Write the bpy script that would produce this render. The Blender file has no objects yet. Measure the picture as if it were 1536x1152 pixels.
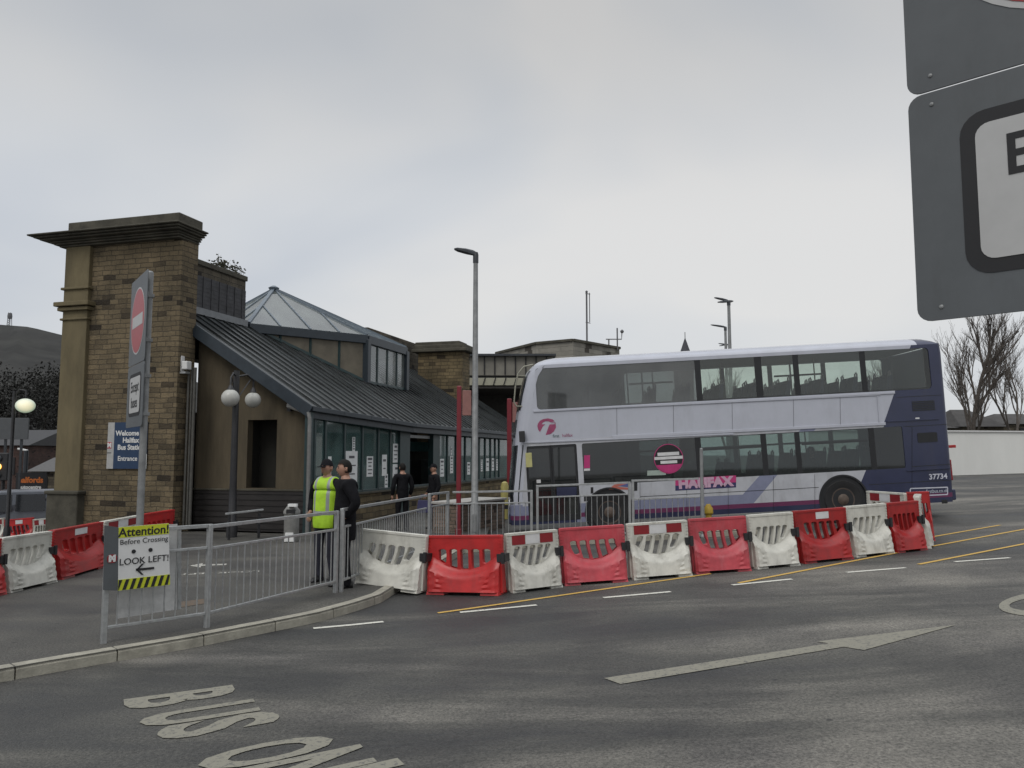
import bpy, bmesh, math, random
from mathutils import Vector, Matrix, Euler
from mathutils.geometry import delaunay_2d_cdt
R = math.radians
random.seed(7)
scene = bpy.context.scene
COL = scene.collection

# ------------------------------------------------------------------ camera model
F, CX, CY = 1195.0, 768.0, 576.0
PITCH = math.atan(107 / 1195)
CAM = Vector((0, 0, 2.1))
cp, sp = math.cos(PITCH), math.sin(PITCH)

def ray(px, py):
    dx = (px - CX) / F; dz = -(py - CY) / F
    d = Vector((dx, cp - dz * sp, sp + dz * cp))
    return d / d.y

def at(px, py, Y):
    return CAM + ray(px, py) * Y

# ------------------------------------------------------------------ terrain
KN = [(-900, 0), (-3.5, 0), (-2.75, .005), (-2, .0195), (-1.25, .0437), (-.5, .077), (14, .802), (40, 1.37), (900, 1.37)]
def ga(X):
    for (a, za), (b, zb) in zip(KN, KN[1:]):
        if X <= b:
            return za + (zb - za) * (X - a) / (b - a)
    return KN[-1][1]
def gz(X, Y):
    d = -0.09 * max(0, -X - 9) * min(1, max(0, (Y - 14) / 8))
    return ga(X) + max(d, -2.5)

def gp(px, py, h=0.0):
    r = ray(px, py)
    lo, hi = 1.5, 300.0
    f = lambda Y: (CAM.z + r.z * Y) - gz(r.x * Y, Y) - h
    for _ in range(60):
        m = (lo + hi) / 2
        if f(m) > 0: lo = m
        else: hi = m
    Y = (lo + hi) / 2
    return Vector((r.x * Y, Y, CAM.z + r.z * Y))

# ------------------------------------------------------------------ materials
MATS = {}
def nodes_of(m):
    m.use_nodes = True
    return m.node_tree.nodes, m.node_tree.links, m.node_tree.nodes['Principled BSDF']

def pm(name, rgb, rough=.6, metal=0, var=.15, scale=6, bump=0, bscale=None, spec=.5, emit=0, stretch=None, rvar=0.0, dirt=None, rand=0.0):
    if name in MATS: return MATS[name]
    m = bpy.data.materials.new(name); n, l, b = nodes_of(m)
    tc = n.new('ShaderNodeTexCoord')
    src = tc.outputs['Object']
    if stretch:
        mp = n.new('ShaderNodeMapping'); mp.inputs['Scale'].default_value = stretch
        l.new(src, mp.inputs['Vector']); src = mp.outputs['Vector']
    nz = n.new('ShaderNodeTexNoise'); nz.inputs['Scale'].default_value = scale; nz.inputs['Detail'].default_value = 5
    nz.inputs['Roughness'].default_value = .65
    l.new(src, nz.inputs['Vector'])
    cr = n.new('ShaderNodeValToRGB')
    e = cr.color_ramp.elements
    e[0].position = .3; e[1].position = .72
    e[0].color = (*[c * (1 - var) for c in rgb], 1)
    e[1].color = (*[min(1, c * (1 + var)) for c in rgb], 1)
    l.new(nz.outputs['Fac'], cr.inputs['Fac'])
    last = cr.outputs['Color']
    if dirt:
        # scuffs and run-off streaks: (strength, scale, colour)
        md = n.new('ShaderNodeMapping'); md.inputs['Scale'].default_value = (1.6, 1.6, .35); l.new(tc.outputs['Object'], md.inputs[0])
        oi0 = n.new('ShaderNodeObjectInfo'); av = n.new('ShaderNodeVectorMath'); av.operation = 'ADD'; l.new(md.outputs[0], av.inputs[0]); l.new(oi0.outputs['Location'], av.inputs[1])
        nd = n.new('ShaderNodeTexNoise'); nd.inputs['Scale'].default_value = dirt[1]; nd.inputs['Detail'].default_value = 9; nd.inputs['Roughness'].default_value = .72; l.new(av.outputs[0], nd.inputs['Vector'])
        rd_ = n.new('ShaderNodeValToRGB'); rd_.color_ramp.elements[0].position = .5; rd_.color_ramp.elements[1].position = .74
        rd_.color_ramp.elements[0].color = (0, 0, 0, 1); rd_.color_ramp.elements[1].color = (dirt[0], dirt[0], dirt[0], 1); l.new(nd.outputs['Fac'], rd_.inputs[0])
        mxd = n.new('ShaderNodeMix'); mxd.data_type = 'RGBA'; l.new(rd_.outputs[0], mxd.inputs[0]); l.new(last, mxd.inputs[6]); mxd.inputs[7].default_value = (*dirt[2], 1); last = mxd.outputs[2]
    if rand:
        oi = n.new('ShaderNodeObjectInfo'); mrr = n.new('ShaderNodeMapRange'); mrr.inputs[3].default_value = 1 - rand; mrr.inputs[4].default_value = 1 + rand * .4
        l.new(oi.outputs['Random'], mrr.inputs[0]); vr = n.new('ShaderNodeVectorMath'); vr.operation = 'SCALE'; l.new(last, vr.inputs[0]); l.new(mrr.outputs[0], vr.inputs['Scale']); last = vr.outputs[0]
    l.new(last, b.inputs['Base Color'])
    b.inputs['Roughness'].default_value = rough; b.inputs['Metallic'].default_value = metal
    b.inputs['Specular IOR Level'].default_value = spec
    if rvar:
        mr = n.new('ShaderNodeMapRange'); mr.inputs[3].default_value = rough - rvar; mr.inputs[4].default_value = rough + rvar
        l.new(nz.outputs['Fac'], mr.inputs[0]); l.new(mr.outputs[0], b.inputs['Roughness'])
    if bump:
        n2 = n.new('ShaderNodeTexNoise'); n2.inputs['Scale'].default_value = bscale or scale * 6; n2.inputs['Detail'].default_value = 4
        l.new(src, n2.inputs['Vector'])
        bp = n.new('ShaderNodeBump'); bp.inputs['Strength'].default_value = bump; bp.inputs['Distance'].default_value = .02
        l.new(n2.outputs['Fac'], bp.inputs['Height']); l.new(bp.outputs['Normal'], b.inputs['Normal'])
    if emit:
        b.inputs['Emission Color'].default_value = (*rgb, 1); b.inputs['Emission Strength'].default_value = emit
    MATS[name] = m
    return m

def glass(name, tint, refl=.12, gloss_rough=.03, base=None, mixbase=0.0):
    """window glass: tinted see-through pane with a Fresnel sheen and a mottled diffuse tone"""
    m = bpy.data.materials.new(name); m.use_nodes = True
    n, l = m.node_tree.nodes, m.node_tree.links; n.clear()
    out = n.new('ShaderNodeOutputMaterial')
    tr = n.new('ShaderNodeBsdfTransparent'); tr.inputs[0].default_value = (*tint, 1)
    gl = n.new('ShaderNodeBsdfGlossy'); gl.inputs['Roughness'].default_value = gloss_rough
    fr = n.new('ShaderNodeFresnel'); fr.inputs[0].default_value = 1.5
    ad = n.new('ShaderNodeMath'); ad.operation = 'ADD'; ad.inputs[1].default_value = refl; ad.use_clamp = True
    l.new(fr.outputs[0], ad.inputs[0])
    m1 = n.new('ShaderNodeMixShader'); l.new(ad.outputs[0], m1.inputs[0]); l.new(tr.outputs[0], m1.inputs[1]); l.new(gl.outputs[0], m1.inputs[2])
    last = m1
    if mixbase:
        df = n.new('ShaderNodeBsdfDiffuse'); df.inputs[0].default_value = (*base, 1)
        tc = n.new('ShaderNodeTexCoord'); nz = n.new('ShaderNodeTexNoise'); nz.inputs['Scale'].default_value = 1.3; nz.inputs['Detail'].default_value = 3
        l.new(tc.outputs['Object'], nz.inputs['Vector'])
        mr = n.new('ShaderNodeMapRange'); mr.inputs[1].default_value = .3; mr.inputs[2].default_value = .7
        mr.inputs[3].default_value = mixbase * .5; mr.inputs[4].default_value = mixbase * 1.5
        l.new(nz.outputs['Fac'], mr.inputs[0])
        m2 = n.new('ShaderNodeMixShader'); l.new(mr.outputs[0], m2.inputs[0]); l.new(m1.outputs[0], m2.inputs[1]); l.new(df.outputs[0], m2.inputs[2])
        last = m2
    l.new(last.outputs[0], out.inputs[0])
    MATS[name] = m
    return m

def masonry(name, c1, c2, mortar, bw=.42, bh=.16, dark=.5):
    m = bpy.data.materials.new(name); n, l, b = nodes_of(m)
    tc = n.new('ShaderNodeTexCoord'); sx = n.new('ShaderNodeSeparateXYZ'); l.new(tc.outputs['Object'], sx.inputs[0])
    ad = n.new('ShaderNodeMath'); l.new(sx.outputs[0], ad.inputs[0]); l.new(sx.outputs[1], ad.inputs[1])
    cb = n.new('ShaderNodeCombineXYZ'); l.new(ad.outputs[0], cb.inputs[0]); l.new(sx.outputs[2], cb.inputs[1])
    # wobble so that courses are not ruler-straight
    nw = n.new('ShaderNodeTexNoise'); nw.inputs['Scale'].default_value = 2.2; l.new(tc.outputs['Object'], nw.inputs['Vector'])
    vs = n.new('ShaderNodeVectorMath'); vs.operation = 'SCALE'; vs.inputs['Scale'].default_value = .06; l.new(nw.outputs['Color'], vs.inputs[0])
    va = n.new('ShaderNodeVectorMath'); l.new(cb.outputs[0], va.inputs[0]); l.new(vs.outputs[0], va.inputs[1])
    br = n.new('ShaderNodeTexBrick'); br.inputs['Scale'].default_value = 1
    br.inputs['Brick Width'].default_value = bw; br.inputs['Row Height'].default_value = bh; br.inputs['Mortar Size'].default_value = .011
    br.inputs['Mortar Smooth'].default_value = .4; br.squash = .72; br.squash_frequency = 3; br.offset = .43
    br.inputs['Color1'].default_value = (*c1, 1); br.inputs['Color2'].default_value = (*c2, 1); br.inputs['Mortar'].default_value = (*mortar, 1)
    br.inputs['Bias'].default_value = -.1
    l.new(va.outputs[0], br.inputs['Vector'])
    # a second, differently sized coursing breaks up the regular bond, and a few stones are soot-black
    b2 = n.new('ShaderNodeTexBrick'); b2.inputs['Brick Width'].default_value = bw * 1.37; b2.inputs['Row Height'].default_value = bh * 1.0; b2.inputs['Mortar Size'].default_value = .004; b2.inputs['Scale'].default_value = 1
    b2.offset = .31; b2.squash = 1.4; b2.squash_frequency = 2
    b2.inputs['Color1'].default_value = (1.25, 1.22, 1.2, 1); b2.inputs['Color2'].default_value = (.55, .53, .5, 1); b2.inputs['Mortar'].default_value = (.8, .8, .8, 1); b2.inputs['Bias'].default_value = -.15
    l.new(va.outputs[0], b2.inputs['Vector'])
    b3 = n.new('ShaderNodeTexBrick'); b3.inputs['Brick Width'].default_value = bw; b3.inputs['Row Height'].default_value = bh; b3.inputs['Mortar Size'].default_value = 0; b3.inputs['Scale'].default_value = 1; b3.offset = .43; b3.squash = .72; b3.squash_frequency = 3
    b3.inputs['Color1'].default_value = (1, 1, 1, 1); b3.inputs['Color2'].default_value = (0, 0, 0, 1); b3.inputs['Mortar'].default_value = (1, 1, 1, 1)
    l.new(va.outputs[0], b3.inputs['Vector'])
    rb = n.new('ShaderNodeValToRGB'); rb.color_ramp.elements[0].position = .03; rb.color_ramp.elements[0].color = (.28, .26, .25, 1); rb.color_ramp.elements[1].position = .12; rb.color_ramp.elements[1].color = (1, 1, 1, 1)
    l.new(b3.outputs['Color'], rb.inputs[0])
    mxa = n.new('ShaderNodeMix'); mxa.data_type = 'RGBA'; mxa.blend_type = 'MULTIPLY'; mxa.inputs[0].default_value = .42; l.new(br.outputs['Color'], mxa.inputs[6]); l.new(b2.outputs['Color'], mxa.inputs[7])
    mxb = n.new('ShaderNodeMix'); mxb.data_type = 'RGBA'; mxb.blend_type = 'MULTIPLY'; mxb.inputs[0].default_value = 1; l.new(mxa.outputs[2], mxb.inputs[6]); l.new(rb.outputs[0], mxb.inputs[7])
    nz = n.new('ShaderNodeTexNoise'); nz.inputs['Scale'].default_value = 1.1; nz.inputs['Detail'].default_value = 7; nz.inputs['Roughness'].default_value = .7
    l.new(tc.outputs['Object'], nz.inputs['Vector'])
    cr = n.new('ShaderNodeValToRGB'); e = cr.color_ramp.elements; e[0].position = .3; e[1].position = .7
    e[0].color = (dark, dark, dark * .95, 1); e[1].color = (1.25, 1.2, 1.15, 1)
    l.new(nz.outputs['Fac'], cr.inputs[0])
    mx = n.new('ShaderNodeMix'); mx.data_type = 'RGBA'; mx.blend_type = 'MULTIPLY'; mx.inputs[0].default_value = 1
    l.new(mxb.outputs[2], mx.inputs[6]); l.new(cr.outputs[0], mx.inputs[7]); l.new(mx.outputs[2], b.inputs['Base Color'])
    n3 = n.new('ShaderNodeTexNoise'); n3.inputs['Scale'].default_value = 22; n3.inputs['Detail'].default_value = 4; l.new(tc.outputs['Object'], n3.inputs['Vector'])
    mm = n.new('ShaderNodeMath'); mm.operation = 'MULTIPLY_ADD'; mm.inputs[1].default_value = -1.2; l.new(br.outputs['Fac'], mm.inputs[0]); l.new(n3.outputs['Fac'], mm.inputs[2])
    bp = n.new('ShaderNodeBump'); bp.inputs['Strength'].default_value = .8; bp.inputs['Distance'].default_value = .03
    l.new(mm.outputs[0], bp.inputs['Height']); l.new(bp.outputs[0], b.inputs['Normal'])
    b.inputs['Roughness'].default_value = .9
    MATS[name] = m
    return m

def asphalt(name, base, light, dark, streak_angle=14):
    m = bpy.data.materials.new(name); n, l, b = nodes_of(m)
    tc = n.new('ShaderNodeTexCoord')
    mp = n.new('ShaderNodeMapping'); mp.inputs['Rotation'].default_value = (0, 0, R(-streak_angle)); mp.inputs['Scale'].default_value = (.16, .75, 1)
    l.new(tc.outputs['Object'], mp.inputs[0])
    n1 = n.new('ShaderNodeTexNoise'); n1.inputs['Scale'].default_value = .9; n1.inputs['Detail'].default_value = 8; n1.inputs['Roughness'].default_value = .62; n1.inputs['Distortion'].default_value = .5
    l.new(mp.outputs[0], n1.inputs['Vector'])
    c1 = n.new('ShaderNodeValToRGB'); e = c1.color_ramp.elements; e[0].position = .37; e[1].position = .66
    e[0].color = (*dark, 1); e[1].color = (*light, 1); k = e.new(.49); k.color = (*base, 1)
    l.new(n1.outputs['Fac'], c1.inputs[0])
    n2 = n.new('ShaderNodeTexNoise'); n2.inputs['Scale'].default_value = 42; n2.inputs['Detail'].default_value = 5; n2.inputs['Roughness'].default_value = .8
    l.new(tc.outputs['Object'], n2.inputs['Vector'])
    c2 = n.new('ShaderNodeValToRGB'); e = c2.color_ramp.elements; e[0].position = .35; e[1].position = .7
    e[0].color = (.36, .36, .36, 1); e[1].color = (1.75, 1.72, 1.66, 1)
    l.new(n2.outputs['Fac'], c2.inputs[0])
    mx = n.new('ShaderNodeMix'); mx.data_type = 'RGBA'; mx.blend_type = 'MULTIPLY'; mx.inputs[0].default_value = 1
    l.new(c1.outputs[0], mx.inputs[6]); l.new(c2.outputs[0], mx.inputs[7])
    # darker patched squares and damp stains
    n4 = n.new('ShaderNodeTexNoise'); n4.inputs['Scale'].default_value = .55; n4.inputs['Detail'].default_value = 4; l.new(tc.outputs['Object'], n4.inputs['Vector'])
    c4 = n.new('ShaderNodeValToRGB'); e = c4.color_ramp.elements; e[0].position = .42; e[1].position = .58; e[0].color = (.70, .70, .715, 1); e[1].color = (1.08, 1.075, 1.05, 1)
    l.new(n4.outputs['Fac'], c4.inputs[0])
    m2 = n.new('ShaderNodeMix'); m2.data_type = 'RGBA'; m2.blend_type = 'MULTIPLY'; m2.inputs[0].default_value = 1
    l.new(mx.outputs[2], m2.inputs[6]); l.new(c4.outputs[0], m2.inputs[7]); l.new(m2.outputs[2], b.inputs['Base Color'])
    # oil drips (dark) and stray pale grit
    last = m2.outputs[2]
    for sc_, thr, colr, st in ((1.7, .055, (.018, .018, .019), .75), (5.5, .045, (.03, .03, .03), .6), (7.0, .022, (.26, .25, .22), .9)):
        vv = n.new('ShaderNodeTexVoronoi'); vv.inputs['Scale'].default_value = sc_; l.new(tc.outputs['Object'], vv.inputs['Vector'])
        lt = n.new('ShaderNodeMapRange'); lt.inputs[1].default_value = thr; lt.inputs[2].default_value = thr * .55; lt.inputs[3].default_value = 0; lt.inputs[4].default_value = st; l.new(vv.outputs['Distance'], lt.inputs[0])
        mo = n.new('ShaderNodeMix'); mo.data_type = 'RGBA'; l.new(lt.outputs[0], mo.inputs[0]); l.new(last, mo.inputs[6]); mo.inputs[7].default_value = (*colr, 1); last = mo.outputs[2]
    l.new(last, b.inputs['Base Color'])
    mr = n.new('ShaderNodeMapRange'); mr.inputs[1].default_value = .35; mr.inputs[2].default_value = .65; mr.inputs[3].default_value = .55; mr.inputs[4].default_value = .9
    l.new(n1.outputs['Fac'], mr.inputs[0]); l.new(mr.outputs[0], b.inputs['Roughness'])
    vo = n.new('ShaderNodeTexVoronoi'); vo.inputs['Scale'].default_value = 70; l.new(tc.outputs['Object'], vo.inputs['Vector'])
    bp = n.new('ShaderNodeBump'); bp.inputs['Strength'].default_value = .55; bp.inputs['Distance'].default_value = .01
    l.new(vo.outputs['Distance'], bp.inputs['Height']); l.new(bp.outputs[0], b.inputs['Normal'])
    MATS[name] = m
    return m

def worn_paint(name, rgb, under, wear=.42):
    m = bpy.data.materials.new(name); n, l, b = nodes_of(m)
    tc = n.new('ShaderNodeTexCoord')
    n1 = n.new('ShaderNodeTexNoise'); n1.inputs['Scale'].default_value = 24; n1.inputs['Detail'].default_value = 8; n1.inputs['Roughness'].default_value = .75
    l.new(tc.outputs['Object'], n1.inputs['Vector'])
    c1 = n.new('ShaderNodeValToRGB'); e = c1.color_ramp.elements; e[0].position = wear - .06; e[1].position = wear + .05
    e[0].color = (*under, 1); e[1].color = (*rgb, 1)
    l.new(n1.outputs['Fac'], c1.inputs[0]); l.new(c1.outputs[0], b.inputs['Base Color']); b.inputs['Roughness'].default_value = .75
    MATS[name] = m
    return m

# ------------------------------------------------------------------ objects
def empty(name, loc=(0, 0, 0), rz=0, ry=0):
    o = bpy.data.objects.new(name, None); COL.objects.link(o)
    o.empty_display_size = .2
    o.location = loc; o.rotation_euler = (0, ry, rz)
    return o
def tag(o, label=None, cat=None, group=None, kind=None):
    if label: o['label'] = label
    if cat: o['category'] = cat
    if group: o['group'] = group
    if kind: o['kind'] = kind
    return o
def thing(name, label, cat, loc=(0, 0, 0), rz=0, group=None, ry=0):
    return tag(empty(name, loc, rz, ry), label, cat, group)
def link_mesh(name, me, mats, parent=None, smooth=False, bev=0, label=None, autosm=None):
    o = bpy.data.objects.new(name, me); COL.objects.link(o)
    if mats is not None:
        if len(me.materials): me.materials.clear()
        for m in (mats if isinstance(mats, (list, tuple)) else [mats]): me.materials.append(m)
    if parent: o.parent = parent
    if smooth:
        for p in me.polygons: p.use_smooth = True
    if autosm:
        me.set_sharp_from_angle(angle=R(autosm))
    if bev:
        b = o.modifiers.new('bevel', 'BEVEL'); b.width = bev; b.segments = 2; b.limit_method = 'ANGLE'; b.angle_limit = R(40)
    if label: o['label'] = label
    return o
def dup(o, parent=None):
    c = o.copy(); COL.objects.link(c)
    if parent: c.parent = parent
    for ch in list(o.children): dup(ch, c)
    return c

class MB:
    def __init__(s): s.bm = bmesh.new(); s.mi = 0
    def _setm(s, fs):
        for f in fs: f.material_index = s.mi
    def box(s, c, d, rot=None, taper=None):
        c = Vector(c); hx, hy, hz = d[0] / 2, d[1] / 2, d[2] / 2
        vs = []
        for z in (-1, 1):
            t = (taper if (taper and z > 0) else (1, 1))
            for x, y in ((-1, -1), (1, -1), (1, 1), (-1, 1)):
                v = Vector((x * hx * t[0], y * hy * t[1], z * hz))
                if rot is not None: v = rot @ v
                vs.append(s.bm.verts.new(c + v))
        q = [(3, 2, 1, 0), (4, 5, 6, 7), (0, 1, 5, 4), (1, 2, 6, 5), (2, 3, 7, 6), (3, 0, 4, 7)]
        s._setm([s.bm.faces.new([vs[i] for i in f]) for f in q]); return s
    def bar(s, a, b, w, h=None, up=Vector((0, 0, 1))):
        a, b = Vector(a), Vector(b); d = b - a; L = d.length; h = h or w
        x = d.normalized(); u = up if abs(x.dot(up)) < .98 else Vector((0, 1, 0))
        y = u.cross(x).normalized(); z = x.cross(y)
        m = Matrix((x, y, z)).transposed()
        return s.box((a + b) / 2, (L, w, h), m)
    def tube(s, pts, r, n=8, cap=True):
        pts = [Vector(p) for p in pts]; rs = r if isinstance(r, (list, tuple)) else [r] * len(pts)
        rings = []; prev = None
        for i, p in enumerate(pts):
            d = (pts[min(i + 1, len(pts) - 1)] - pts[max(i - 1, 0)]).normalized()
            u = Vector((0, 0, 1)) if abs(d.z) < .95 else Vector((0, 1, 0))
            if prev is not None:
                x = prev - d * prev.dot(d)
                x = x.normalized() if x.length > 1e-4 else u.cross(d).normalized()
            else: x = u.cross(d).normalized()
            prev = x; y = d.cross(x)
            rings.append([s.bm.verts.new(p + (x * math.cos(2 * math.pi * k / n) + y * math.sin(2 * math.pi * k / n)) * rs[i]) for k in range(n)])
        fs = []
        for a, b in zip(rings, rings[1:]):
            for k in range(n): fs.append(s.bm.faces.new((a[k], a[(k + 1) % n], b[(k + 1) % n], b[k])))
        if cap:
            fs.append(s.bm.faces.new(rings[0][::-1])); fs.append(s.bm.faces.new(rings[-1]))
        s._setm(fs); return s
    def lathe(s, prof, c=(0, 0, 0), n=20, axis='z'):
        c = Vector(c); rings = []
        for r, h in prof:
            ring = []
            for k in range(n):
                a = 2 * math.pi * k / n; p = (r * math.cos(a), r * math.sin(a), h)
                if axis == 'y': p = (p[0], -p[2], p[1])
                if axis == 'x': p = (p[2], p[0], p[1])
                ring.append(s.bm.verts.new(c + Vector(p)))
            rings.append(ring)
        fs = []
        for a, b in zip(rings, rings[1:]):
            for k in range(n): fs.append(s.bm.faces.new((a[k], a[(k + 1) % n], b[(k + 1) % n], b[k])))
        fs.append(s.bm.faces.new(rings[0][::-1])); fs.append(s.bm.faces.new(rings[-1]))
        s._setm(fs); return s
    def prism(s, outl, y0, y1, m=None):
        """outline in (x, z), pulled along y; m maps local to target"""
        a = [Vector((x, y0, z)) for x, z in outl]; b = [Vector((x, y1, z)) for x, z in outl]
        if m is not None: a = [m @ v for v in a]; b = [m @ v for v in b]
        A = [s.bm.verts.new(v) for v in a]; B = [s.bm.verts.new(v) for v in b]
        n = len(A); fs = [s.bm.faces.new(A), s.bm.faces.new(B[::-1])]
        for i in range(n): fs.append(s.bm.faces.new((A[i], B[i], B[(i + 1) % n], A[(i + 1) % n])))
        s._setm(fs); return s
    def face(s, pts):
        f = s.bm.faces.new([s.bm.verts.new(Vector(p)) for p in pts]); f.material_index = s.mi; return s
    def add(s, me, m=None, mi=None):
        n0 = len(s.bm.verts); f0 = len(s.bm.faces)
        s.bm.from_mesh(me); s.bm.verts.ensure_lookup_table(); s.bm.faces.ensure_lookup_table()
        if m is not None:
            for v in s.bm.verts[n0:]: v.co = m @ v.co
        for f in s.bm.faces[f0:]: f.material_index = s.mi if mi is None else mi
        return s
    def build(s, name, mats, parent=None, smooth=False, bev=0, label=None, autosm=None, fix=True):
        if fix: bmesh.ops.recalc_face_normals(s.bm, faces=s.bm.faces[:])
        me = bpy.data.meshes.new(name); s.bm.to_mesh(me); s.bm.free()
        return link_mesh(name, me, mats, parent, smooth or bool(autosm), bev, label, autosm)

def eval_mesh(ob):
    COL.objects.link(ob)
    dg = bpy.context.evaluated_depsgraph_get()
    me = bpy.data.meshes.new_from_object(ob.evaluated_get(dg))
    d = ob.data
    bpy.data.objects.remove(ob)
    return me
def poly_cdt(loops, ext):
    vs, es, base = [], [], 0
    for lp in loops:
        n = len(lp); vs += [Vector((p[0], p[1])) for p in lp]; es += [(base + i, base + (i + 1) % n) for i in range(n)]; base += n
    ov, oe, of = delaunay_2d_cdt(vs, es, [], 0, 1e-6)[:3]
    def inside(c):
        r = False
        for lp in loops:
            j = len(lp) - 1
            for i in range(len(lp)):
                (xi, yi), (xj, yj) = lp[i], lp[j]
                if (yi > c.y) != (yj > c.y) and c.x < (xj - xi) * (c.y - yi) / (yj - yi) + xi: r = not r
                j = i
        return r
    tris = [f for f in of if inside(sum((ov[i] for i in f), Vector((0, 0))) / len(f))]
    bm = bmesh.new()
    A = [bm.verts.new((v.x, v.y, ext)) for v in ov]; B_ = [bm.verts.new((v.x, v.y, -ext)) for v in ov]
    cnt = {}
    for f in tris:
        bm.faces.new([A[i] for i in f]); bm.faces.new([B_[i] for i in f[::-1]])
        for i in range(len(f)):
            a, b = f[i], f[(i + 1) % len(f)]; cnt[(a, b)] = 1
    for (a, b) in cnt:
        if (b, a) not in cnt: bm.faces.new((A[b], A[a], B_[a], B_[b]))
    bmesh.ops.delete(bm, geom=[v for v in bm.verts if not v.link_faces], context='VERTS')
    me = bpy.data.meshes.new('outline'); bm.to_mesh(me); bm.free(); return me
def poly_mesh(loops, ext=.01, bev=0):
    """flat outline with holes, given thickness; lies in XY, thickness along z"""
    if not bev: return poly_cdt(loops, ext)
    cu = bpy.data.curves.new('outline', 'CURVE'); cu.dimensions = '2D'; cu.fill_mode = 'BOTH'; cu.extrude = ext
    cu.bevel_depth = bev; cu.bevel_resolution = 1
    for lp in loops:
        s = cu.splines.new('POLY'); s.points.add(len(lp) - 1); s.use_cyclic_u = True
        for p, q in zip(s.points, lp): p.co = (q[0], q[1], 0, 1)
    return eval_mesh(bpy.data.objects.new('outline', cu))
def text_mesh(body, size=1, bold=0, ext=.002, align='CENTER', sx=1.0, space=1.0):
    cu = bpy.data.curves.new('txt', 'FONT'); cu.body = body; cu.size = size; cu.align_x = align; cu.align_y = 'CENTER'
    cu.extrude = ext; cu.offset = bold; cu.resolution_u = 3; cu.space_character = space
    me = eval_mesh(bpy.data.objects.new('txt', cu))
    if sx != 1:
        for v in me.vertices: v.co.x *= sx
    return me
UPR = Matrix.Rotation(R(90), 4, 'X')     # XY drawing -> standing in XZ, facing -Y
def stand(x, y, z): return Matrix.Translation((x, y, z)) @ UPR

def rrect(x0, y0, x1, y1, r, n=5):
    pts = []
    for cx, cy, a0 in ((x1 - r, y1 - r, 0), (x0 + r, y1 - r, 90), (x0 + r, y0 + r, 180), (x1 - r, y0 + r, 270)):
        for k in range(n + 1):
            a = R(a0 + 90 * k / n); pts.append((cx + r * math.cos(a), cy + r * math.sin(a)))
    return pts
def circ(cx, cy, rx, ry=None, n=32, a0=0, a1=360):
    ry = ry or rx
    full = abs(a1 - a0) >= 360
    return [(cx + rx * math.cos(R(a0 + (a1 - a0) * k / (n if full else n - 1))), cy + ry * math.sin(R(a0 + (a1 - a0) * k / (n if full else n - 1)))) for k in range(n)]

def drape(bm, off):
    for k, _ in KN[1:-1]:
        bmesh.ops.bisect_plane(bm, geom=bm.verts[:] + bm.edges[:] + bm.faces[:], plane_co=(k, 0, 0), plane_no=(1, 0, 0))
    for v in bm.verts: v.co.z = gz(v.co.x, v.co.y) + off

# ------------------------------------------------------------------ palette
M_white_steel = pm('galvanised_steel', (.36, .37, .37), .45, .55, .2, 14, .1)
M_black = pm('black_plastic', (.018, .018, .02), .5, var=.3)
M_dark_metal = pm('dark_paint_metal', (.03, .034, .04), .45, var=.25)
M_stone = masonry('coursed_stone', (.17, .135, .075), (.10, .078, .045), (.06, .05, .032))
M_stone_dark = masonry('sooty_stone', (.10, .088, .065), (.065, .056, .042), (.045, .04, .03))
M_ashlar = pm('smooth_sandstone', (.135, .11, .06), .88, var=.3, scale=1.6, bump=.25, bscale=18, stretch=(1, 1, .35))
M_ashlar_dark = pm('weathered_coping_stone', (.065, .06, .045), .9, var=.45, scale=2.2, bump=.35, bscale=16)
M_render = pm('stained_render', (.08, .064, .04), .9, var=.35, scale=1.4, bump=.15, bscale=25, stretch=(1.5, 1.5, .3))
M_roof = pm('standing_seam_metal', (.05, .056, .058), .3, .35, .5, 1.3, .12, bscale=2.5, rvar=.16, stretch=(2.4, .35, .35), dirt=(.4, 2.2, (.03, .03, .026)))
M_frame = pm('slate_blue_frame', (.022, .031, .04), .4, .1, .2)
M_teal = pm('dark_teal_frame', (.018, .04, .042), .4, .1, .2)
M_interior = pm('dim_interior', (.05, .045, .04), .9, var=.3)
M_stglass = glass('station_glass', (.5, .62, .62), .13, base=(.17, .29, .28), mixbase=.24)  # teal diffuse mix stands for the street reflected in the panes
M_skyglass = glass('roof_glass', (.6, .66, .65), .16, base=(.40, .44, .42), mixbase=.22)
M_paper = pm('white_paper', (.72, .73, .72), .8, var=.06)
M_ink = pm('black_ink', (.012, .012, .014), .7, var=.1)
M_red = pm('sign_red', (.38, .012, .025), .45, var=.12)
M_sgrey = pm('sign_grey', (.082, .09, .096), .5, var=.12, scale=3, dirt=(.35, 5, (.05, .05, .048)))
M_swhite = pm('sign_white', (.62, .62, .61), .45, var=.06)
M_pole = pm('grey_pole_paint', (.22, .225, .225), .5, .25, .25, 5)
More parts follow.
